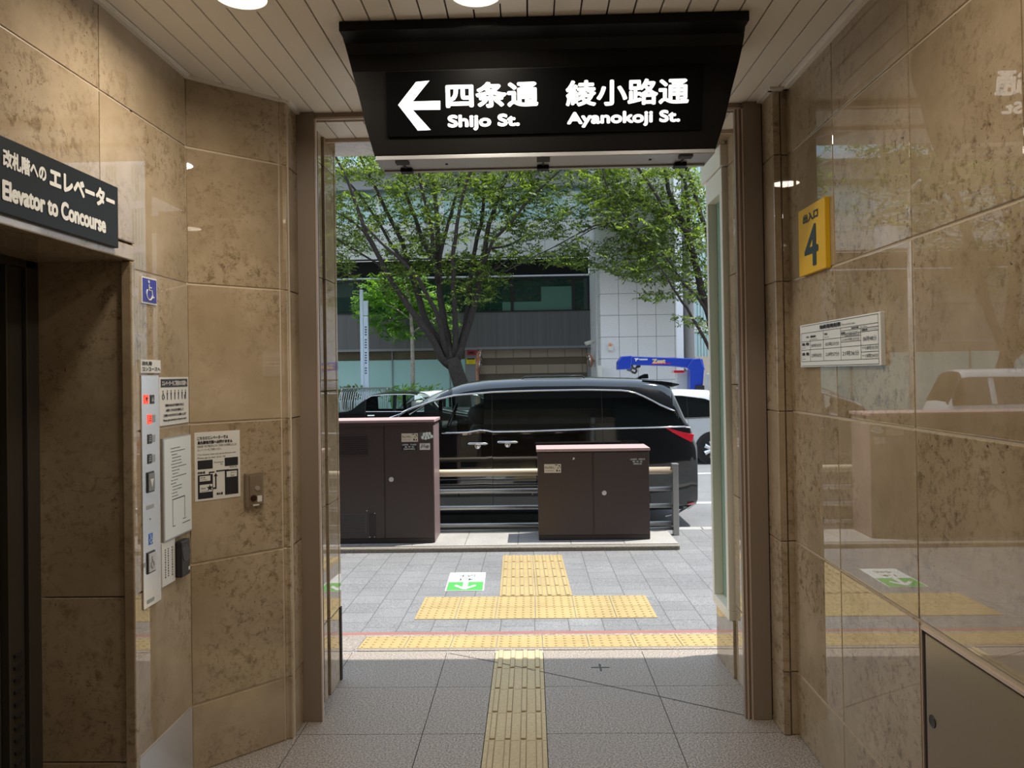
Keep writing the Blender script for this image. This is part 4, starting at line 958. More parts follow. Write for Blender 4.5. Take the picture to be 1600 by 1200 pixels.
# seats and wheel inside
def seat(cx, cy):
    mb = MB(); mb.box(cx - .30, cx + .22, cy - .25, cy + .25, .30, .55); mb.box(cx + .14, cx + .32, cy - .24, cy + .24, .5, 1.10)
    o = mb.build('front_seat', SEAT, van, bevel=.05); mb = MB(); mb.lathe((cx + .25, cy, 1.1), (0, 0, 1), [(.10, 0), (.15, .07), (.16, .14), (.12, .22), (.01, .25)], 14); mb.build('headrest', SEAT, o, smooth=True)
cs = pc(736, 650)
seat(cs[0] - .18, YN + .52); seat(cs[0] - .18, YN + 1.33)
mb = MB(); c0 = pc(700, 655); ring = [(c0[0] + .07 * math.sin(t), YN + .5 + .18 * math.cos(t), c0[1] + .17 * math.sin(t)) for t in np.linspace(0, 2 * math.pi, 22)]; mb.tube(ring, .014, 6, False); mb.box(c0[0] - .4, c0[0] - .05, YN + .15, YN + 1.7, .55, c0[1] - .12)
mb.build('steering_wheel', PLASTIC, van)
mb = MB(); mb.box(X(600), X(775), YN + .1, YN + 1.75, .25, .32); mb.build('cabin_floor', PLASTIC, van); mb = MB().box(X(772), X(776), YN + .16, YN + 1.69, .3, 1.5); mb.build('cabin_partition', PLASTIC, van)
c = at(678, 667, YN - .08); mb = MB(); mb.lathe((c.x - .05, c.y, c.z), (1, 0, 0), [(.04, 0), (.11, .03), (.12, .10), (.02, .12)], 14); mb.build('wing_mirror', CARBLACK, van, smooth=True)
# --- generic vehicles farther out
def far_car(name, label, cat, Y, xr_, L, H, paint, facing, kind='sedan', hw=.86, glassm=None, group=None):
    g = glassm or TINT; x0, x1 = xr_, xr_ + L; z = lambda h: RZ + h
    def mx(f): return x0 + L * (f if facing > 0 else 1 - f)   # f measured from the tail
    if kind == 'sedan':
        rf = [(0, .62), (.01, .85), (.06, 1.06), (.20, 1.09), (.235, 1.115), (.335, H - .06), (.40, H), (.52, H), (.60, H - .05), (.72, 1.09), (.76, 1.04), (.96, .88), (.99, .72), (1, .5)]
        wt_ = [(0, .6), (.22, 1.07), (.34, H - .11), (.42, H - .08), (.56, H - .08), (.615, H - .13), (.715, 1.06), (1, .5)]; bl = [(0, .6), (.06, .99), (.2, 1.05), (.7, 1.03), (.95, .82), (1, .5)]
        gl = [(.315, .465), (.485, .64)]; sh = [(.22, .34, False), (.60, .73, True)]; wh = (.21, .79)
    elif kind == 'hatch':
        rf = [(0, .55), (.01, .85), (.03, 1.02), (.10, 1.30), (.16, H - .03), (.30, H), (.48, H), (.58, H - .05), (.74, 1.05), (.78, .98), (.95, .82), (.99, .7), (1, .5)]
        wt_ = [(0, .6), (.055, 1.04), (.13, 1.22), (.22, H - .20), (.34, H - .13), (.50, H - .12), (.58, H - .17), (.72, 1.0), (1, .5)]; bl = [(0, .6), (.03, .95), (.08, 1.0), (.3, .98), (.7, .93), (.95, .78), (1, .5)]
        gl = [(.085, .30), (.31, .345), (.365, .60)]; sh = [(.03, .15, False), (.58, .75, True)]; wh = (.19, .81)
    else:
        rf = [(0, .55), (.005, 1.0), (.03, H - .1), (.06, H), (.80, H), (.86, H - .07), (.95, 1.12), (.97, .98), (.99, .85), (1, .5)]
        wt_ = [(0, .6), (.03, H - .25), (.80, H - .22), (.86, H - .26), (.945, 1.08), (1, .5)]; bl = [(0, .6), (.02, 1.02), (.93, .98), (1, .5)]
        gl = [(.06, .30), (.34, .62), (.66, .93)]; sh = [(.005, .03, False), (.845, .955, True)]; wh = (.2, .84)
    conv = lambda a: [(mx(f), z(h)) for f, h in a]
    rg = lambda a, b: (min(mx(a), mx(b)), max(mx(a), mx(b)))
    pr_ = dict(x=(x0, x1), roof=conv(rf), wtop=conv(wt_), belt=conv(bl), sill=conv([(0, .3), (.05, .2), (.95, .2), (1, .28)]), wheels=(mx(wh[0]), mx(wh[1])), pill=rg(.03, .97), rad=.31)
    o, sd_, st, wt2, be2 = car(name, label, cat, Y + hw, hw, RZ, pr_, paint, [(*rg(a, b), g) for a, b in gl], shields=[(*rg(a, b), g, c_) for a, b, c_ in sh], dark_pillar=(paint is not CARWHITE or kind != 'van'), k=.03, group=group,
                               doors=[mx(gl[0][1] + .012), mx(gl[0][0] - .005 if kind != 'van' else .63)])
    a, b = rg(gl[0][0], gl[-1][1]); st('window_trim', CHROME if paint is CARBLACK else PLASTIC, a, b, wt2, .010); st('belt_trim', CHROME if paint is CARBLACK else PLASTIC, a, b, be2, .009)
    for f in (gl[0][0] + .03, gl[1][0] + .03):
        x = mx(f); zz = be2(x) - .10; mb = MB(); mb.tube([(x - .09, sd_(x, zz, .02), zz), (x + .09, sd_(x, zz, .02), zz)], .018, 8); mb.build('door_handle', CHROME if paint is CARBLACK else CARWHITE, o)
    tx_, hx = mx(.004), mx(.992)
    for s_ in (-1, 1):
        MB().box(tx_ - .04, tx_ + .06, Y + hw + s_ * hw * .72 - .1, Y + hw + s_ * hw * .72 + .1, z(.75), z(.95)).build('tail_lamp', LAMPRED, o, bevel=.02)
        MB().box(hx - .06, hx + .04, Y + hw + s_ * hw * .66 - .12, Y + hw + s_ * hw * .66 + .12, z(.62), z(.76)).build('head_lamp', CHROME, o, bevel=.02)
    return o
sd_x = at(550, 636, 20).x
sedan = far_car('sedan', 'black taxi style sedan on the far lane, rear roof seen above the tall cabinet', 'car', 20.0, sd_x - 1.12, 4.7, 1.56, CARBLACK, 1, 'sedan', glassm=CLEAR)
mb = MB().box(sd_x + 1.5, sd_x + 1.9, 20.3, 20.7, RZ + .98, RZ + 1.30); mb.build('seat_cover', PAPER, sedan, bevel=.05)
far_car('hatchback', 'white hatchback in the middle lane half hidden behind the black minivan tail', 'car', 16.4, at(1056, 640, 16.4).x - 2.6, 4.15, 1.58, CARWHITE, -1, 'hatch')
far_car('parked_car', 'white car whose roof just shows beyond the black sedan', 'car', 22.3, at(628, 606, 22.3).x - .3, 4.3, 1.52, CARWHITE, 1, 'hatch', glassm=CLEAR)
far_car('small_van', 'small white van on the far lane seen mirrored in the polished right wall', 'van', 20.2, -11.8, 3.6, 1.92, CARWHITE, 1, 'van', .74)
# --- crane truck
YK = 22.5
ct = thing('crane_truck', (at(1090, 600, YK).x, YK, RZ), 'truck with a folded bright blue crane boom in front of the granite tower', 'truck')
P_K = Pl((0, YK, 0), (1, 0, 0), (0, 0, 1)); kp = lambda *l: [P_K.hit(u, v) for u, v in l]
mb = MB().prism(P_K, kp((1100, 578), (1050, 572.5), (968, 570), (968, 559), (985, 557), (1060, 559.5), (1096, 561))[:], -.16, .16); mb.build('boom', CRANEBLUE, ct, bevel=.02)
mb = MB().prism(P_K, kp((985, 571), (985, 577), (964, 578), (964, 566), (970, 557), (986, 556), (986, 566)), -.2, .2); mb.build('boom_head', CRANEBLUE, ct, bevel=.02)
mb = MB().prism(P_K, kp((1095, 613), (1076, 613), (1076, 580), (1071, 574), (1080, 561), (1092, 560), (1098, 575), (1096, 600)), -.22, .22); mb.build('crane_column', CRANEBLUE, ct, bevel=.02)
mb = MB(); hk = kp((986, 573), (990, 576), (993, 577), (994, 580), (991.5, 583), (988, 582), (986.5, 580)); mb.tube([P_K.p(x, y_, .1) for x, y_ in hk], .035, 8); mb.tube([P_K.p(*P_K.hit(980, 574), .1), P_K.p(*P_K.hit(987, 576), .1)], .10, 8); mb.build('hook', PLASTIC, ct)
mb = MB().prism(P_K, kp((992, 576), (1000, 574), (1000, 571), (995, 571)), -.1, .1); mb.build('hook_bracket', PLASTIC, ct)
mb = MB(); wpx(mb, P_K.off(.165), 'TADANO', 998, 560.3, 1012, 563, .004, .002); mb.prism(P_K.off(.165), kp((989.5, 560), (996.5, 560), (996, 562), (993.5, 562.5), (993, 564.5), (991.5, 564.5), (992, 562))[::-1], 0, .003); mb.build('lettering', WHITE, ct)
mb = MB(); wpx(mb, P_K.off(.165), 'Zest', 1019, 560.5, 1040, 568, .012, .002); mb.build('script_lettering', mat('decal_gold', (.55, .42, .25), .4), ct)
mb = MB().rect(P_K.off(.165), 1018, 569, 1048, 567.5, 0, .003); mb.build('decal_stripe', LAMPRED, ct)
mb = MB(); a = P_K.hit(1098, 602); mb.rect(P_K, 1112, 615, 1136, 583, -.9, .9); o = mb.build('cab', CARWHITE, ct, bevel=.05); mb = MB().rect(P_K.off(.9), 1103, 600, 1109, 587, 0, .01)
mb = MB().rect(P_K.off(.9), 1115, 600, 1130, 587, 0, .01); mb.build('cab_window', TINT, o)
mb = MB().rect(P_K, 1061, 613, 1078, 580, -.6, -.24); mb.build('white_panel', CARWHITE, ct); mb = MB().rect(P_K, 1055, 582.5, 1071, 578.5, -.6, -.2); mb.build('lamp_bar', LAMPRED, ct)
mb = MB().rect(P_K, 1084, 614, 1097, 602, -.1, .3); mb.build('control_box', PLASTIC, ct)
a = P_K.hit(1020, 640); b = P_K.hit(1140, 615); mb = MB().pbox(P_K, a[0] - 2.5, b[0], RZ + .6, b[1], -1, 1); mb.build('truck_bed', CARWHITE, ct)
mb = MB()
for x in (a[0] - 1.8, b[0] - .7):
    mb = MB()
    for yy_ in (-.95, .75): mb.lathe((x, YK + yy_, RZ + .42), (0, 1, 0), [(.42, 0), (.42, .22), (.01, .22)], 20)
    mb.build('wheel', RUBBER, ct)
# ================================================================== FAR BUILDINGS
YB = 31.0; YT = 27.0
P_B = Pl((0, YB, 0), (1, 0, 0), (0, 0, 1)); P_T = Pl((0, YT, 0), (1, 0, 0), (0, 0, 1))
bl = thing('office_building', (-4, YB, -.1), 'grey office building across the road with dark window band and teal glass ground floor', 'building')
XA = -26.0; xT0 = at(922, 500, YB).x
zz = lambda v: P_B.hit(722, v)[1]
def band(name_, m_, v0, v1, d0, d1, xa=XA, xb=xT0, par=bl): return MB().pbox(P_B, xa, xb, zz(v0), zz(v1), d0, d1).build(name_, m_, par)
mb = MB()
x = XA; i = 0
while x < xT0:                                        # granite band, slab by slab
    for (va, vb) in ((404, 376), (376, 348)): mb.pbox(P_B, x + .006, min(x + .74, xT0) - .006, zz(va) + .006, zz(vb) - .006, -.3, .25)
    x += .74
mb.build('granite_band', GRAN, bl); band('granite_joints', GREYMETAL, 404, 348, -.3, .23)
band('soffit_recess', BLACKVOID, 434, 404, -.5, -.35)
mb = MB(); mb.tube([P_B.p(XA, zz(434), .2), P_B.p(xT0, zz(434), .2)], .035, 6); mb.build('ledge_rail', PALEWALL, bl)
xw0 = at(527, 460, YB).x
o = band('window_band', GRNGLASS, 488, 436, -.2, -.05)
mb = MB()
for u_ in (560, 640, 720, 800, 896, 920): x = P_B.hit(u_, 460)[0]; mb.pbox(P_B, x - .06, x + .06, zz(488), zz(434), -.2, .0)
k_ = -1
x = P_B.hit(560, 460)[0] - 2.1
while x > XA: mb.pbox(P_B, x - .06, x + .06, zz(488), zz(434), -.2, .0); x -= 2.1
mb.pbox(P_B, XA, xT0, zz(438), zz(434), -.2, .02); mb.pbox(P_B, XA, xT0, zz(489), zz(487), -.2, .12); mb.build('window_frames', PLASTIC, bl)
mb = MB().rect(P_B, 846, 487, 893, 447, -.05, -.03); mb.rect(P_B, 785, 487, 846, 471, -.05, -.03); mb.build('pale_blinds', GRNGLASS2, bl)
band('metal_band', DKMETAL, 544, 489, -.3, .10)
band('metal_band_edge', GREYMETAL, 547, 543.5, -.3, .14)
xg0 = P_B.hit(727, 580)[0]; xg1 = P_B.hit(748, 580)[0]; xs1 = P_B.hit(918, 570)[0]
MB().pbox(P_B, XA, xg0, zz(561), zz(546), -.4, -.1).build('transom_glass', mat('bronze_glass', (.13, .11, .07), .08, spec=.8), bl)
MB().pbox(P_B, XA, xg0, -.1, zz(560.5), -.4, -.1).build('shop_glass', TEAL, bl)
mb = MB(); x = P_B.hit(612.5, 580)[0]
for k_ in range(-8, 3):
    q = x + k_ * 2.35
    if q < xg0: MB().pbox(P_B, q - .02, q + .02, -.1, zz(546), -.1, -.06).build('glazing_bar', GREYMETAL, bl)
mb = MB()
rr = random.Random(5)
for k_ in range(46):                                  # pale sunlit lights mirrored in the transom
    pass
MB().pbox(P_B, xg0, xg1, -.1, zz(546), -.4, .05).build('garage_pier', GREYMETAL, bl)
mb = MB().rect(P_B, 730, 555, 744, 547.5, .05, .12); mb.build('hydrant_box', mat('hydrant_red', (.45, .02, .05), .4), bl)
MB().rect(P_B, 732.5, 552.8, 741, 549.5, .12, .13).build('hydrant_opening', PLASTIC, bl)
mb = MB().rect(P_B, 729, 569, 743, 560, .05, .08); o = mb.build('yellow_notice', mat('notice_yellow', (.85, .75, .02), .5), bl)
mb = MB()
for k_ in range(3): mb.rect(P_B, 731 + k_, 563.3 + 2 * k_, 741 - k_, 562.6 + 2 * k_, .08, .083)
mb.build('small_print', mat('notice_orange', (.55, .25, .02), .5), o)
mb = MB().rect(P_B, 730, 561.8, 742, 559.8, .05, .085); mb.build('notice_header', PLASTIC, o)
# garage shutter of tan panels
mb = MB()
for v0, v1, dd in ((560, 545, -.25), (585, 571.5, -.25), (610, 597, -.25)):
    x = xg1
    while x < xs1:
        mb.pbox(P_B, x + .01, min(x + .70, xs1) - .01, zz(v0), zz(v1), -1.3, dd); x += .70
mb.build('garage_shutter', TAN, bl)
MB().pbox(P_B, xg1, xs1, -.1, zz(545), -1.4, -.32).build('garage_shutter_rails', TANDK, bl)
MB().pbox(P_B, xg1, xs1, zz(546.5), zz(543), -1.2, .16).build('garage_lintel', GREYMETAL, bl)
MB().pbox(P_B, xs1, xT0 + .3, -.1, zz(545), -1.2, .05).build('garage_jamb', GREYMETAL, bl)
# floor above
MB().pbox(P_B, XA, xT0, zz(348), zz(296), -.5, -.2).build('upper_glazing', SKYGLASS, bl)
mb = MB()
for k_ in range(-10, 8):
    q = P_B.hit(590, 320)[0] + k_ * 2.6
    if XA < q < xT0: MB().pbox(P_B, q - .09, q + .09, zz(348), zz(296), -.5, -.12).build('upper_mullion', PALEWALL, bl)
band('upper_dark_band', GREYMETAL, 296, 268, -.5, .3); band('upper_ledge', PALEWALL, 268, 258, -.5, .7); band('upper_window', SKYGLASS, 258, 205, -.5, -.2); band('upper_wall', GRAN, 205, -120, -.5, .2)
# granite corner tower
tw = thing('granite_tower', (at(990, 500, YT).x, YT, -.1), 'pale granite corner tower of the office block with square slabs', 'building')
xt0, xt1 = P_T.hit(938, 500)[0], P_T.hit(1057, 500)[0]; tz = lambda v: P_T.hit(980, v)[1]
mb = MB(); dz = tz(458.6) - tz(492.4); z = tz(492.4) - 6 * dz; xj = P_T.hit(967, 500)[0]; dx = P_T.hit(996, 500)[0] - xj
xs_ = [xt0, xj, xj + dx, xj + 2 * dx, xj + 3 * dx, xt1] if xt1 - xj - 3 * dx > .05 else [xt0, xj, xj + dx, xj + 2 * dx, xt1]
while z < 16:
    for a, b in zip(xs_[:-1], xs_[1:]): mb.pbox(P_T, a + .008, b - .008, z + .008, z + dz - .008, -.1, 0)
    for k_ in range(6): mb.box(xt0, xt0 + .1, YT + .1 + k_ * .66 + .008, YT + .1 + (k_ + 1) * .66 - .008, z + .008, z + dz - .008)
    z += dz
mb.build('granite_slabs', GRAN, tw)
MB().box(xt0 + .02, xt1 - .01, YT + .03, YB - .3, -.1, 16).build('core', mat('joint_grey', (.22, .22, .23), .7), tw)
MB().box(xT0 - .0, xt0 + .05, YT + 1.2, YB + .2, -.1, 16).build('return_face', GRAN, tw)
s = thing('alarm_beacon', P_T.p(*P_T.hit(953, 548)), 'small white alarm box with an orange lamp on the granite tower', 'alarm')
MB().rect(P_T, 950, 548, 957, 541, 0, .12).build('case', PAPER, s, bevel=.01); c = P_T.hit(953.5, 541); mb = MB(); mb.lathe(P_T.p(c[0], c[1], .06), (0, 0, 1), [(.05, 0), (.05, .05), (.035, .10), (.001, .11)], 12); mb.build('lamp', mat('orange_lamp', (.8, .25, .08), .3), s)
s = thing('security_camera', at(925, 534, 28.2), 'white security camera on the return of the granite tower', 'camera')
c = at(926, 534, 28.2); mb = MB(); d_ = Vector((-.9, -.35, -.25)).normalized(); mb.tube([c - d_ * .05, c + d_ * .30], .075, 10); mb.build('camera_body', PAPER, s, smooth=True); mb = MB(); mb.tube([c, c + Vector((.25, .1, .1))], .03, 8); mb.build('bracket', PAPER, s)
def mirror(u, v, Y, label, tilt, hgt=.55):
    c = at(u, v, Y); t = thing('traffic_mirror', (c.x, c.y, c.z), label, 'traffic mirror')
    n = Vector((tilt, -.25, -.15)).normalized(); mb = MB(); mb.lathe(c, n, [(.01, -.12), (hgt * .3, -.10), (hgt * .5, -.02), (hgt * .5, .02), (hgt * .47, .025)], 20); mb.build('shell', COPPER, t, smooth=True)
    mb = MB(); mb.lathe(c + n * .024, n, [(hgt * .46, 0), (hgt * .3, .03), (.01, .045)], 20); mb.build('mirror_face', CHROME, t, smooth=True); return t, c
t, c = mirror(921, 563, 29.0, 'round orange-rimmed garage mirror on the granite tower side of the shutter', -1)
mb = MB(); mb.tube([c, c + Vector((.22, .15, -.02))], .035, 8); mb.build('arm', PAPER, t)
t, c = mirror(750.5, 556, 30.3, 'upper orange-backed garage mirror left of the shutter', 1, .5); mb = MB(); mb.tube([(c.x - .12, c.y, -.1), (c.x - .12, c.y, c.z + .1)], .035, 8); mb.tube([(c.x - .12, c.y, c.z), c], .025, 6); mb.build('post', COPPER, t)
t, c = mirror(749.5, 570, 29.7, 'lower orange-backed garage mirror left of the shutter', 1, .5); mb = MB(); mb.tube([(c.x - .12, c.y, -.1), (c.x - .12, c.y, c.z + .2)], .03, 8); mb.tube([(c.x - .12, c.y, c.z), c], .025, 6); mb.build('post', COPPER, t)
mb = MB(); c = at(937, 595, 26.8); ct_ = at(937, 571, 26.8); mb.tube([(c.x, 26.8, -.1), (c.x, 26.8, ct_.z)], .09, 12); mb.build('standpipe', PAPER, smooth=False, label='short white pipe standing against the granite tower', cat='pipe')
# things right of the tower
mb = MB(); c0 = at(1076, 500, 30); mb.tube([(c0.x, 30, -.1), (c0.x, 30, 16)], .21, 20); mb.build('metal_column', mat('column_grey', (.34, .35, .37), .35, .5), smooth=True, label='round grey metal column in the gap beside the granite tower', cat='column')
s = thing('pale_building', (at(1100, 500, 36).x, 36, -.1), 'pale blue-white building with fine grid windows beyond the granite tower', 'building')
P_P = Pl((0, 36, 0), (1, 0, 0), (0, 0, 1)); a = P_P.hit(1040, 600)[0]; b = a + 14
MB().pbox(P_P, a, b, -.1, 17, -3, 0).build('wall', PALEWALL, s)
mb = MB(); mb2 = MB()
for i in range(9):
    for j in range(7):
        x = P_P.hit(1086, 500)[0] + i * 1.25; z = 1.9 + j * 2.1; mb.pbox(P_P, x, x + .7, z, z + 1.7, 0, .02)
        for q in range(4): mb2.pbox(P_P, x + .14 * (q + .7), x + .14 * (q + .7) + .02, z, z + 1.7, .02, .04)
mb.build('windows', SKYGLASS, s); mb2.build('window_bars', GREYMETAL, s)
mb = MB().box(at(1084, 580, 33).x, at(1084, 580, 33).x + 8, 33, 33.3, -.1, at(1095, 557, 33).z); mb.build('boundary_wall', BEIGEWALL, label='low beige boundary wall beyond the crane column', cat='wall')
MB().box(xt1, xt1 + .45, 30.5, 31.5, -.1, 16).build('gap_wall', BLACKVOID, tw)
# pylon
P_Y = Pl((0, 27.2, 0), (1, 0, 0), (0, 0, 1)); s = thing('sign_pylon', P_Y.p(P_Y.hit(568, 600)[0], -.1), 'slender pale blue sign pylon before the teal shop glass', 'sign pylon')
a = P_Y.hit(562, 470); b = P_Y.hit(567, 490); c = P_Y.hit(574.5, 478)
mb = MB().box(a[0], b[0] + .0, 27.2, 27.32, -.1, a[1] + .4); mb.box(b[0] + .002, c[0], 27.22, 27.32, -.1, P_Y.hit(570, 494)[1]); mb.build('column', PYLON, s)
mb = MB().box(b[0] + .002, c[0], 27.22, 27.32, P_Y.hit(570, 493)[1], a[1]); mb.build('cap_panel', PYLON, s)
mb = MB(); P_Y2 = P_Y.off(-.018)
for k_ in range(19):
    v = 510 + k_ * 4.0
    mb.rect(P_Y2, 570 + .2 * k_ / 19, v + 2.2, 573, v, 0, .004) if k_ not in (4, 9, 15) else None
mb.build('lettering', mat('pylon_ink', (.08, .10, .13), .5), s)
# slatted bench / planter screen
s = thing('slatted_screen', at(565, 640, 26.2), 'curved silver slatted screen behind the black sedan', 'bench')
mb = MB(); x = at(530, 620, 26.2).x; xe = at(606, 615, 26.2).x; ztp = at(560, 607, 26.2).z
while x < xe:
    mb.tube([(x, 26.0, ztp - 1.0), (x + .02, 26.05, ztp - .45), (x + .05, 26.2, ztp - .12), (x + .09, 26.45, ztp)], .016, 5); x += .075
mb.build('slats', ALU, s); mb = MB(); mb.tube([(at(530, 620, 26.2).x, 26.47, ztp), (xe + .1, 26.47, ztp)], .03, 6); mb.tube([(at(530, 620, 26.2).x, 26.02, ztp - 1.0), (xe, 26.02, ztp - 1.0)], .03, 6)
for q in (at(532, 620, 26.2).x, xe - .05): mb.tube([(q, 26.3, -.1), (q, 26.4, ztp)], .03, 6)
mb.build('frame', GALV, s)
# street lamp seen mirrored
s = thing('street_lamp', (-9.7, 24.9, -.08), 'pale street lamp pole on the far sidewalk, seen mirrored in the right wall', 'street lamp')
mb = MB(); mb.tube([(-9.7, 24.9, -.08), (-9.7, 24.9, 7)], [.12, .08], 12); mb.build('pole', PAPER, s, smooth=True); mb = MB().box(-9.7, -8.6, 24.85, 24.95, 5.6, 6.3); mb.build('banner', CARWHITE, s); mb = MB(); mb.tube([(-9.7, 24.9, 7), (-9.5, 24.5, 7.3), (-9.3, 23.4, 7.4)], .05, 8); mb.build('arm', PAPER, s)
# ================================================================== TREES
def leaves(mb, c, n, size, droop=.5):
    pass
def foliage(name_, parent, blobs, Y, dY, m_, per, lsize, cell=47.0):
    V = []; Fc = []
    for (u, v, ru, rv, dens) in blobs:
        ns = int(per * dens * ru * rv / 1000)
        for _ in range(ns):
            a = rng.uniform(0, 2 * math.pi); r = math.sqrt(rng.uniform()) ; yy_ = Y + .7 + rng.normal() * dY * .5
            p = np.array(at(u + ru * r * math.cos(a), v + rv * r * math.sin(a), yy_))
            d = rng.normal(size=3); d[2] = d[2] * .25 - .25; d /= np.linalg.norm(d)
            sd_ = np.cross(d, [0, 0, 1.0]); sd_ /= np.linalg.norm(sd_) + 1e-6
            tilt = rng.normal(size=3) * .35
            L = rng.uniform(.25, .55); k_ = int(rng.integers(6, 11))
            for q in range(k_):
                base = p + d * L * (q / k_ - .5); s_ = 1 if q % 2 else -1
                ld = d * .7 + sd_ * s_ * .8 + np.array([0, 0, -.35]) + tilt * .5 + rng.normal(size=3) * .15; ld /= np.linalg.norm(ld)
                nn = np.cross(ld, np.cross(np.array([0, 0, 1.0]) + tilt, ld)); wv = np.cross(ld, nn); wv /= np.linalg.norm(wv) + 1e-6
                ls = lsize * rng.uniform(.7, 1.25); b0 = len(V)
                V += [base, base + ld * ls * .45 + wv * ls * .22, base + ld * ls, base + ld * ls * .45 - wv * ls * .22]; Fc.append((b0, b0 + 1, b0 + 2, b0 + 3))
    mb = MB(); mb.v = [tuple(x) for x in V]; mb.f = Fc; mb.mi = [0] * len(Fc)
    return mb.build(name_, m_, parent)
def limb(mb, px, w0, w1, Y, dy, n=8):
    pts = []
    for i, (u, v) in enumerate(px): pts.append(at(u, v, Y + dy * i / max(1, len(px) - 1)))
    f = []; k_ = len(pts)
    for i in range(k_ - 1):                           # a few extra points for a gentle curve
        f.append(pts[i]); f.append(pts[i].lerp(pts[i + 1], .5) + Vector((random.uniform(-.03, .03), 0, random.uniform(-.02, .02))))
    f.append(pts[-1]); rs = [(w0 + (w1 - w0) * (i / (len(f) - 1))) / 2 for i in range(len(f))]; mb.tube(f, rs, n)
YZ = 25.6; K = 47.0
tr = thing('street_tree', (at(722, 640, YZ).x, YZ, -.08), 'multi-stemmed leafy zelkova street tree rising behind the black minivan roof', 'tree')
mb = MB(); c = at(722, 606, YZ)
mb.tube([(c.x + .02, YZ, -.08), c, at(713, 580, YZ), at(707, 560, YZ)], [.34, .27, .245, .25], 12)
br = [([(704, 572), (690, 560), (679, 535), (668, 518), (650, 494), (630, 466), (606, 428), (580, 378), (570, 360), (560, 330), (546, 290), (522, 240), (500, 190)], 13, 3, -1.2),
      ([(704, 566), (688, 535), (670, 512), (660, 486), (650, 450), (640, 420), (630, 382), (610, 342), (590, 300), (564, 248), (545, 200)], 14, 3, .8),
      ([(700, 560), (692, 530), (684, 492), (664, 456), (650, 430), (618, 398), (594, 378), (560, 340)], 10, 2.5, -1.6),
      ([(706, 566), (700, 540), (694, 506), (687, 460), (684, 400), (682, 330), (676, 270), (672, 220)], 15, 4, .3),
      ([(684, 440), (676, 400), (674, 354), (664, 314), (654, 266), (645, 220)], 8, 3, -.8),
      ([(684, 420), (666, 386), (650, 344), (634, 302), (624, 262), (618, 220)], 8, 3, 1.2),
      ([(712, 566), (722, 536), (732, 506), (742, 476), (748, 440), (758, 390), (764, 350), (778, 310), (798, 262), (815, 215)], 14, 4, .6),
      ([(708, 560), (712, 520), (710, 480), (708, 450), (707, 400), (714, 350), (722, 310), (738, 262), (748, 220)], 10, 3, -1.0),
      ([(716, 555), (727, 510), (733, 470), (736, 430), (742, 390), (752, 350), (758, 290), (760, 258), (763, 210)], 10, 3.5, 1.3),
      ([(752, 420), (770, 376), (800, 346), (830, 308), (860, 280), (890, 250)], 6, 2, -1.2),
      ([(686, 420), (692, 380), (700, 350), (710, 314), (722, 270), (728, 220)], 7, 2.5, .9),
      ([(606, 428), (590, 412), (560, 394), (522, 372), (490, 360)], 4, 1.5, -.6), ([(580, 378), (556, 350), (522, 330), (495, 318)], 4, 1.5, .5),
      ([(758, 390), (790, 385), (820, 370), (850, 362)], 4, 1.2, .7), ([(640, 420), (610, 380), (580, 330), (545, 285), (520, 262)], 6, 2, 1.6), ([(748, 440), (775, 420), (800, 400)], 4, 1.2, -.9)]
for px, a, b, dy in br: limb(mb, px, a / K, b / K, YZ, dy)
mb.build('trunk', BARK, tr, smooth=True)
b1 = [(552, 258, 40, 26, 1.1), (545, 325, 28, 30, 1), (556, 375, 42, 24, 1.1), (600, 330, 40, 40, .8), (612, 268, 48, 28, 1.1), (640, 400, 45, 34, 1.3), (652, 300, 40, 40, .9), (628, 440, 38, 26, .9), (662, 360, 34, 38, .8), (700, 275, 45, 28, .9), (742, 285, 45, 34, .8),
      (792, 290, 50, 36, 1.1), (835, 340, 48, 34, 1.1), (800, 390, 50, 22, 1.1), (852, 280, 42, 36, 1.1), (722, 420, 42, 28, 1.2), (740, 462, 36, 18, 1), (770, 435, 28, 20, .8), (765, 335, 40, 40, .8), (704, 345, 40, 40, .6), (870, 362, 18, 13, 1), (690, 215, 190, 40, .9), (850, 225, 60, 40, 1), (530, 410, 24, 14, 1), (545, 430, 18, 12, .7), (505, 330, 30, 90, .7)]
foliage('foliage', tr, b1, YZ, 2.4, LEAF, 170, .13)
tr2 = thing('street_tree', (at(1140, 640, 25.2).x, 25.2, -.08), 'leafy zelkova street tree spreading in front of the granite tower', 'tree')
mb = MB(); Y2 = 25.2; mb.tube([(at(1142, 620, Y2).x, Y2, -.08), at(1138, 600, Y2), at(1124, 540, Y2), at(1112, 500, Y2)], [.3, .26, .22, .19], 12)
br2 = [([(1114, 510), (1096, 455), (1080, 386), (1064, 342), (1044, 296), (1036, 254), (1030, 200)], 13, 4, .4), ([(1085, 400), (1076, 362), (1050, 346), (1020, 296), (990, 252), (970, 210)], 8, 3, -1), ([(1080, 370), (1076, 350), (1070, 280), (1042, 250), (1020, 200)], 7, 3, 1), ([(1116, 480), (1106, 362), (1090, 320), (1070, 254), (1060, 200)], 10, 3.5, .8),
       ([(1122, 570), (1108, 544), (1090, 510), (1074, 482), (1062, 466), (1040, 430), (1020, 402)], 6, 2, -1.4), ([(1118, 540), (1106, 490), (1088, 462), (1068, 444), (1040, 400), (1000, 370)], 6, 2, -.6), ([(1064, 342), (1020, 330), (980, 300), (950, 262), (935, 230)], 5, 2, .6), ([(1020, 402), (985, 350), (955, 310), (940, 260)], 4, 1.6, -1), ([(1000, 370), (960, 348), (930, 352), (880, 378), (840, 398), (790, 424)], 2.6, 1.2, -1.2), ([(960, 350), (925, 358), (870, 392), (835, 402)], 2, 1, -.6)]
for px, a, b, dy in br2: limb(mb, px, a / K, b / K, Y2, dy)
mb.build('trunk', BARK, tr2, smooth=True)
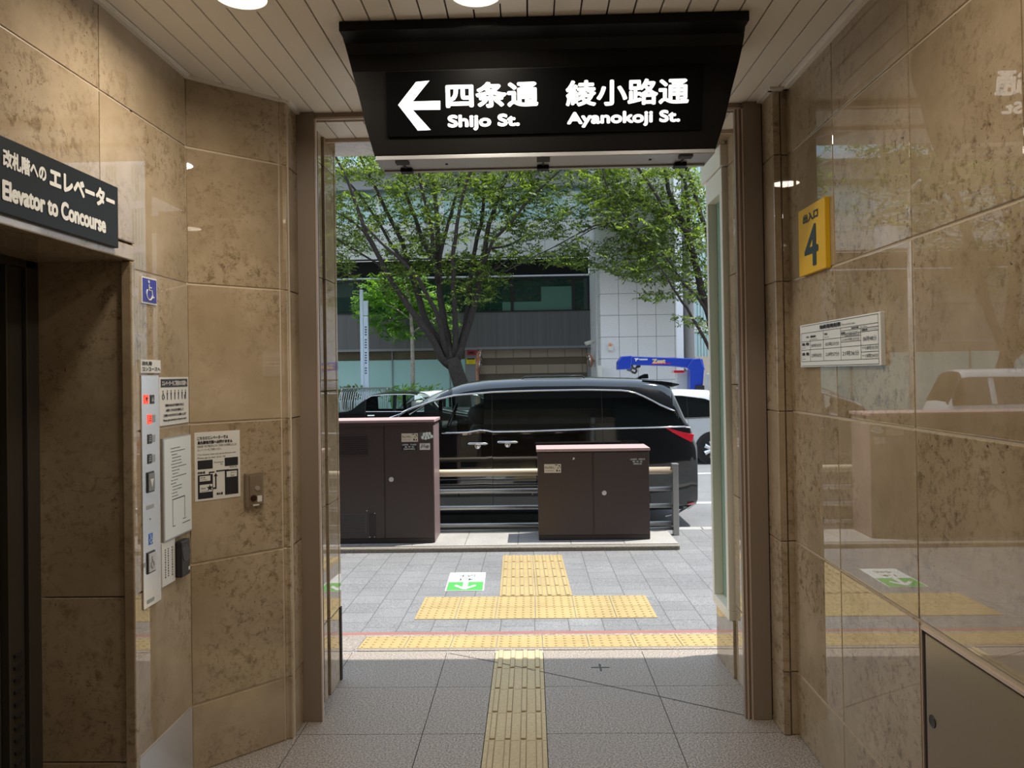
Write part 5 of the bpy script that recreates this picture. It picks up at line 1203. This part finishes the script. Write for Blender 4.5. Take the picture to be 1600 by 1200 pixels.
b2 = [(920, 330, 45, 30, 1.1), (882, 402, 42, 15, 1.4), (905, 385, 30, 14, 1.1), (960, 300, 50, 36, 1), (1000, 335, 55, 45, 1.1), (940, 275, 46, 26, 1), (1050, 300, 55, 45, 1), (982, 398, 46, 34, 1.4), (1050, 380, 50, 42, 1.3), (1020, 425, 55, 18, 1.4), (1085, 440, 36, 34, 1), (1028, 462, 36, 8, 1.2), (1092, 330, 28, 60, 1), (1075, 500, 26, 9, 1), (1095, 515, 14, 14, .6), (1000, 235, 110, 40, .9), (925, 415, 22, 10, 1.2), (1140, 420, 40, 90, .8)]
foliage('foliage', tr2, b2, Y2, 2.2, LEAF, 170, .13)
# a third tree of the row, its sprays only seen mirrored in the polished wall
t3 = tr.copy(); COL.objects.link(t3); t3.location = (tr.location.x - 10.4, tr.location.y - .3, tr.location.z); t3['label'] = 'leafy street tree farther along the row, seen only as a reflection in the right wall'
for ch in list(tr.children): q = ch.copy(); COL.objects.link(q); q.parent = t3
sp = thing('young_tree', (at(645, 640, 28.5).x, 28.5, -.08), 'slim young tree with a pale trunk and bright green leaves by the dark metal wall', 'tree')
mb = MB(); YS = 28.5; mb.tube([(at(645, 640, YS).x, YS, -.08), at(645, 580, YS), at(644, 520, YS), at(640, 470, YS), at(630, 430, YS)], [.085, .075, .065, .045, .02], 10)
for px in ([(644, 520), (665, 505), (690, 490)], [(643, 500), (615, 480), (590, 470)], [(641, 480), (660, 460), (680, 455)]): limb(mb, px, .07, .02, YS, .4, 6)
mb.build('trunk', PALEBARK, sp, smooth=True)
foliage('foliage', sp, [(600, 458, 40, 28, 1.2), (582, 482, 32, 26, 1.3), (636, 500, 32, 30, 1.2), (565, 468, 16, 12, 1), (608, 518, 22, 16, 1), (690, 500, 26, 42, .7), (690, 535, 10, 12, .8), (640, 455, 40, 30, 1), (660, 480, 25, 30, .9)], YS, 1.3, LEAF2, 120, .18)
def shrub(name_, label, u, v, Y, n, h, w, m_, cat='shrub', arch=.5):
    c = at(u, v, Y); t = thing(name_, (c.x, Y, -.08), label, cat); mb = MB(); top = c.z
    for _ in range(n):
        a = rng.uniform(0, 6.283); r = rng.uniform(.2, 1) * w; hh = (top + .08) * rng.uniform(.7, 1.0); x0_, y0_ = c.x + r * .3 * math.cos(a), Y + r * .3 * math.sin(a)
        p = [Vector((x0_, y0_, -.08)), Vector((x0_ + r * .5 * math.cos(a), y0_ + r * .5 * math.sin(a), -.08 + hh * .85)), Vector((x0_ + r * 1.1 * math.cos(a), y0_ + r * 1.1 * math.sin(a), -.08 + hh * (1 - .25 * arch)))]
        mb.tube(p, [.012, .01, .004], 4)
        for q in range(h):
            b = p[1].lerp(p[2], q / max(1, h - 1)); d = Vector((rng.normal(), rng.normal(), rng.normal() * .4 + .4)).normalized(); s_ = d.orthogonal().normalized(); L = rng.uniform(.15, .3)
            mb.add([b, b + d * L * .5 + s_ * L * .15, b + d * L, b + d * L * .5 - s_ * L * .15], [(0, 1, 2, 3)])
    mb.build('foliage', m_, t)
shrub('leafy_shrub', 'dark green leafy shrub at the left end of the slatted screen', 532, 597, 27.0, 40, 6, .6, LEAF)
shrub('leafy_shrub', 'small upright green shrub just left of the pale blue pylon', 548, 597, 27.3, 16, 5, .3, LEAF)
shrub('arching_grass', 'arching thin grass plant between pylon and young tree', 622, 594, 27.6, 34, 3, 1.0, LEAF2, 'plant', 1)
shrub('arching_grass', 'arching thin grass plant at the foot of the young tree', 660, 590, 27.8, 30, 3, 1.0, LEAF2, 'plant', 1)
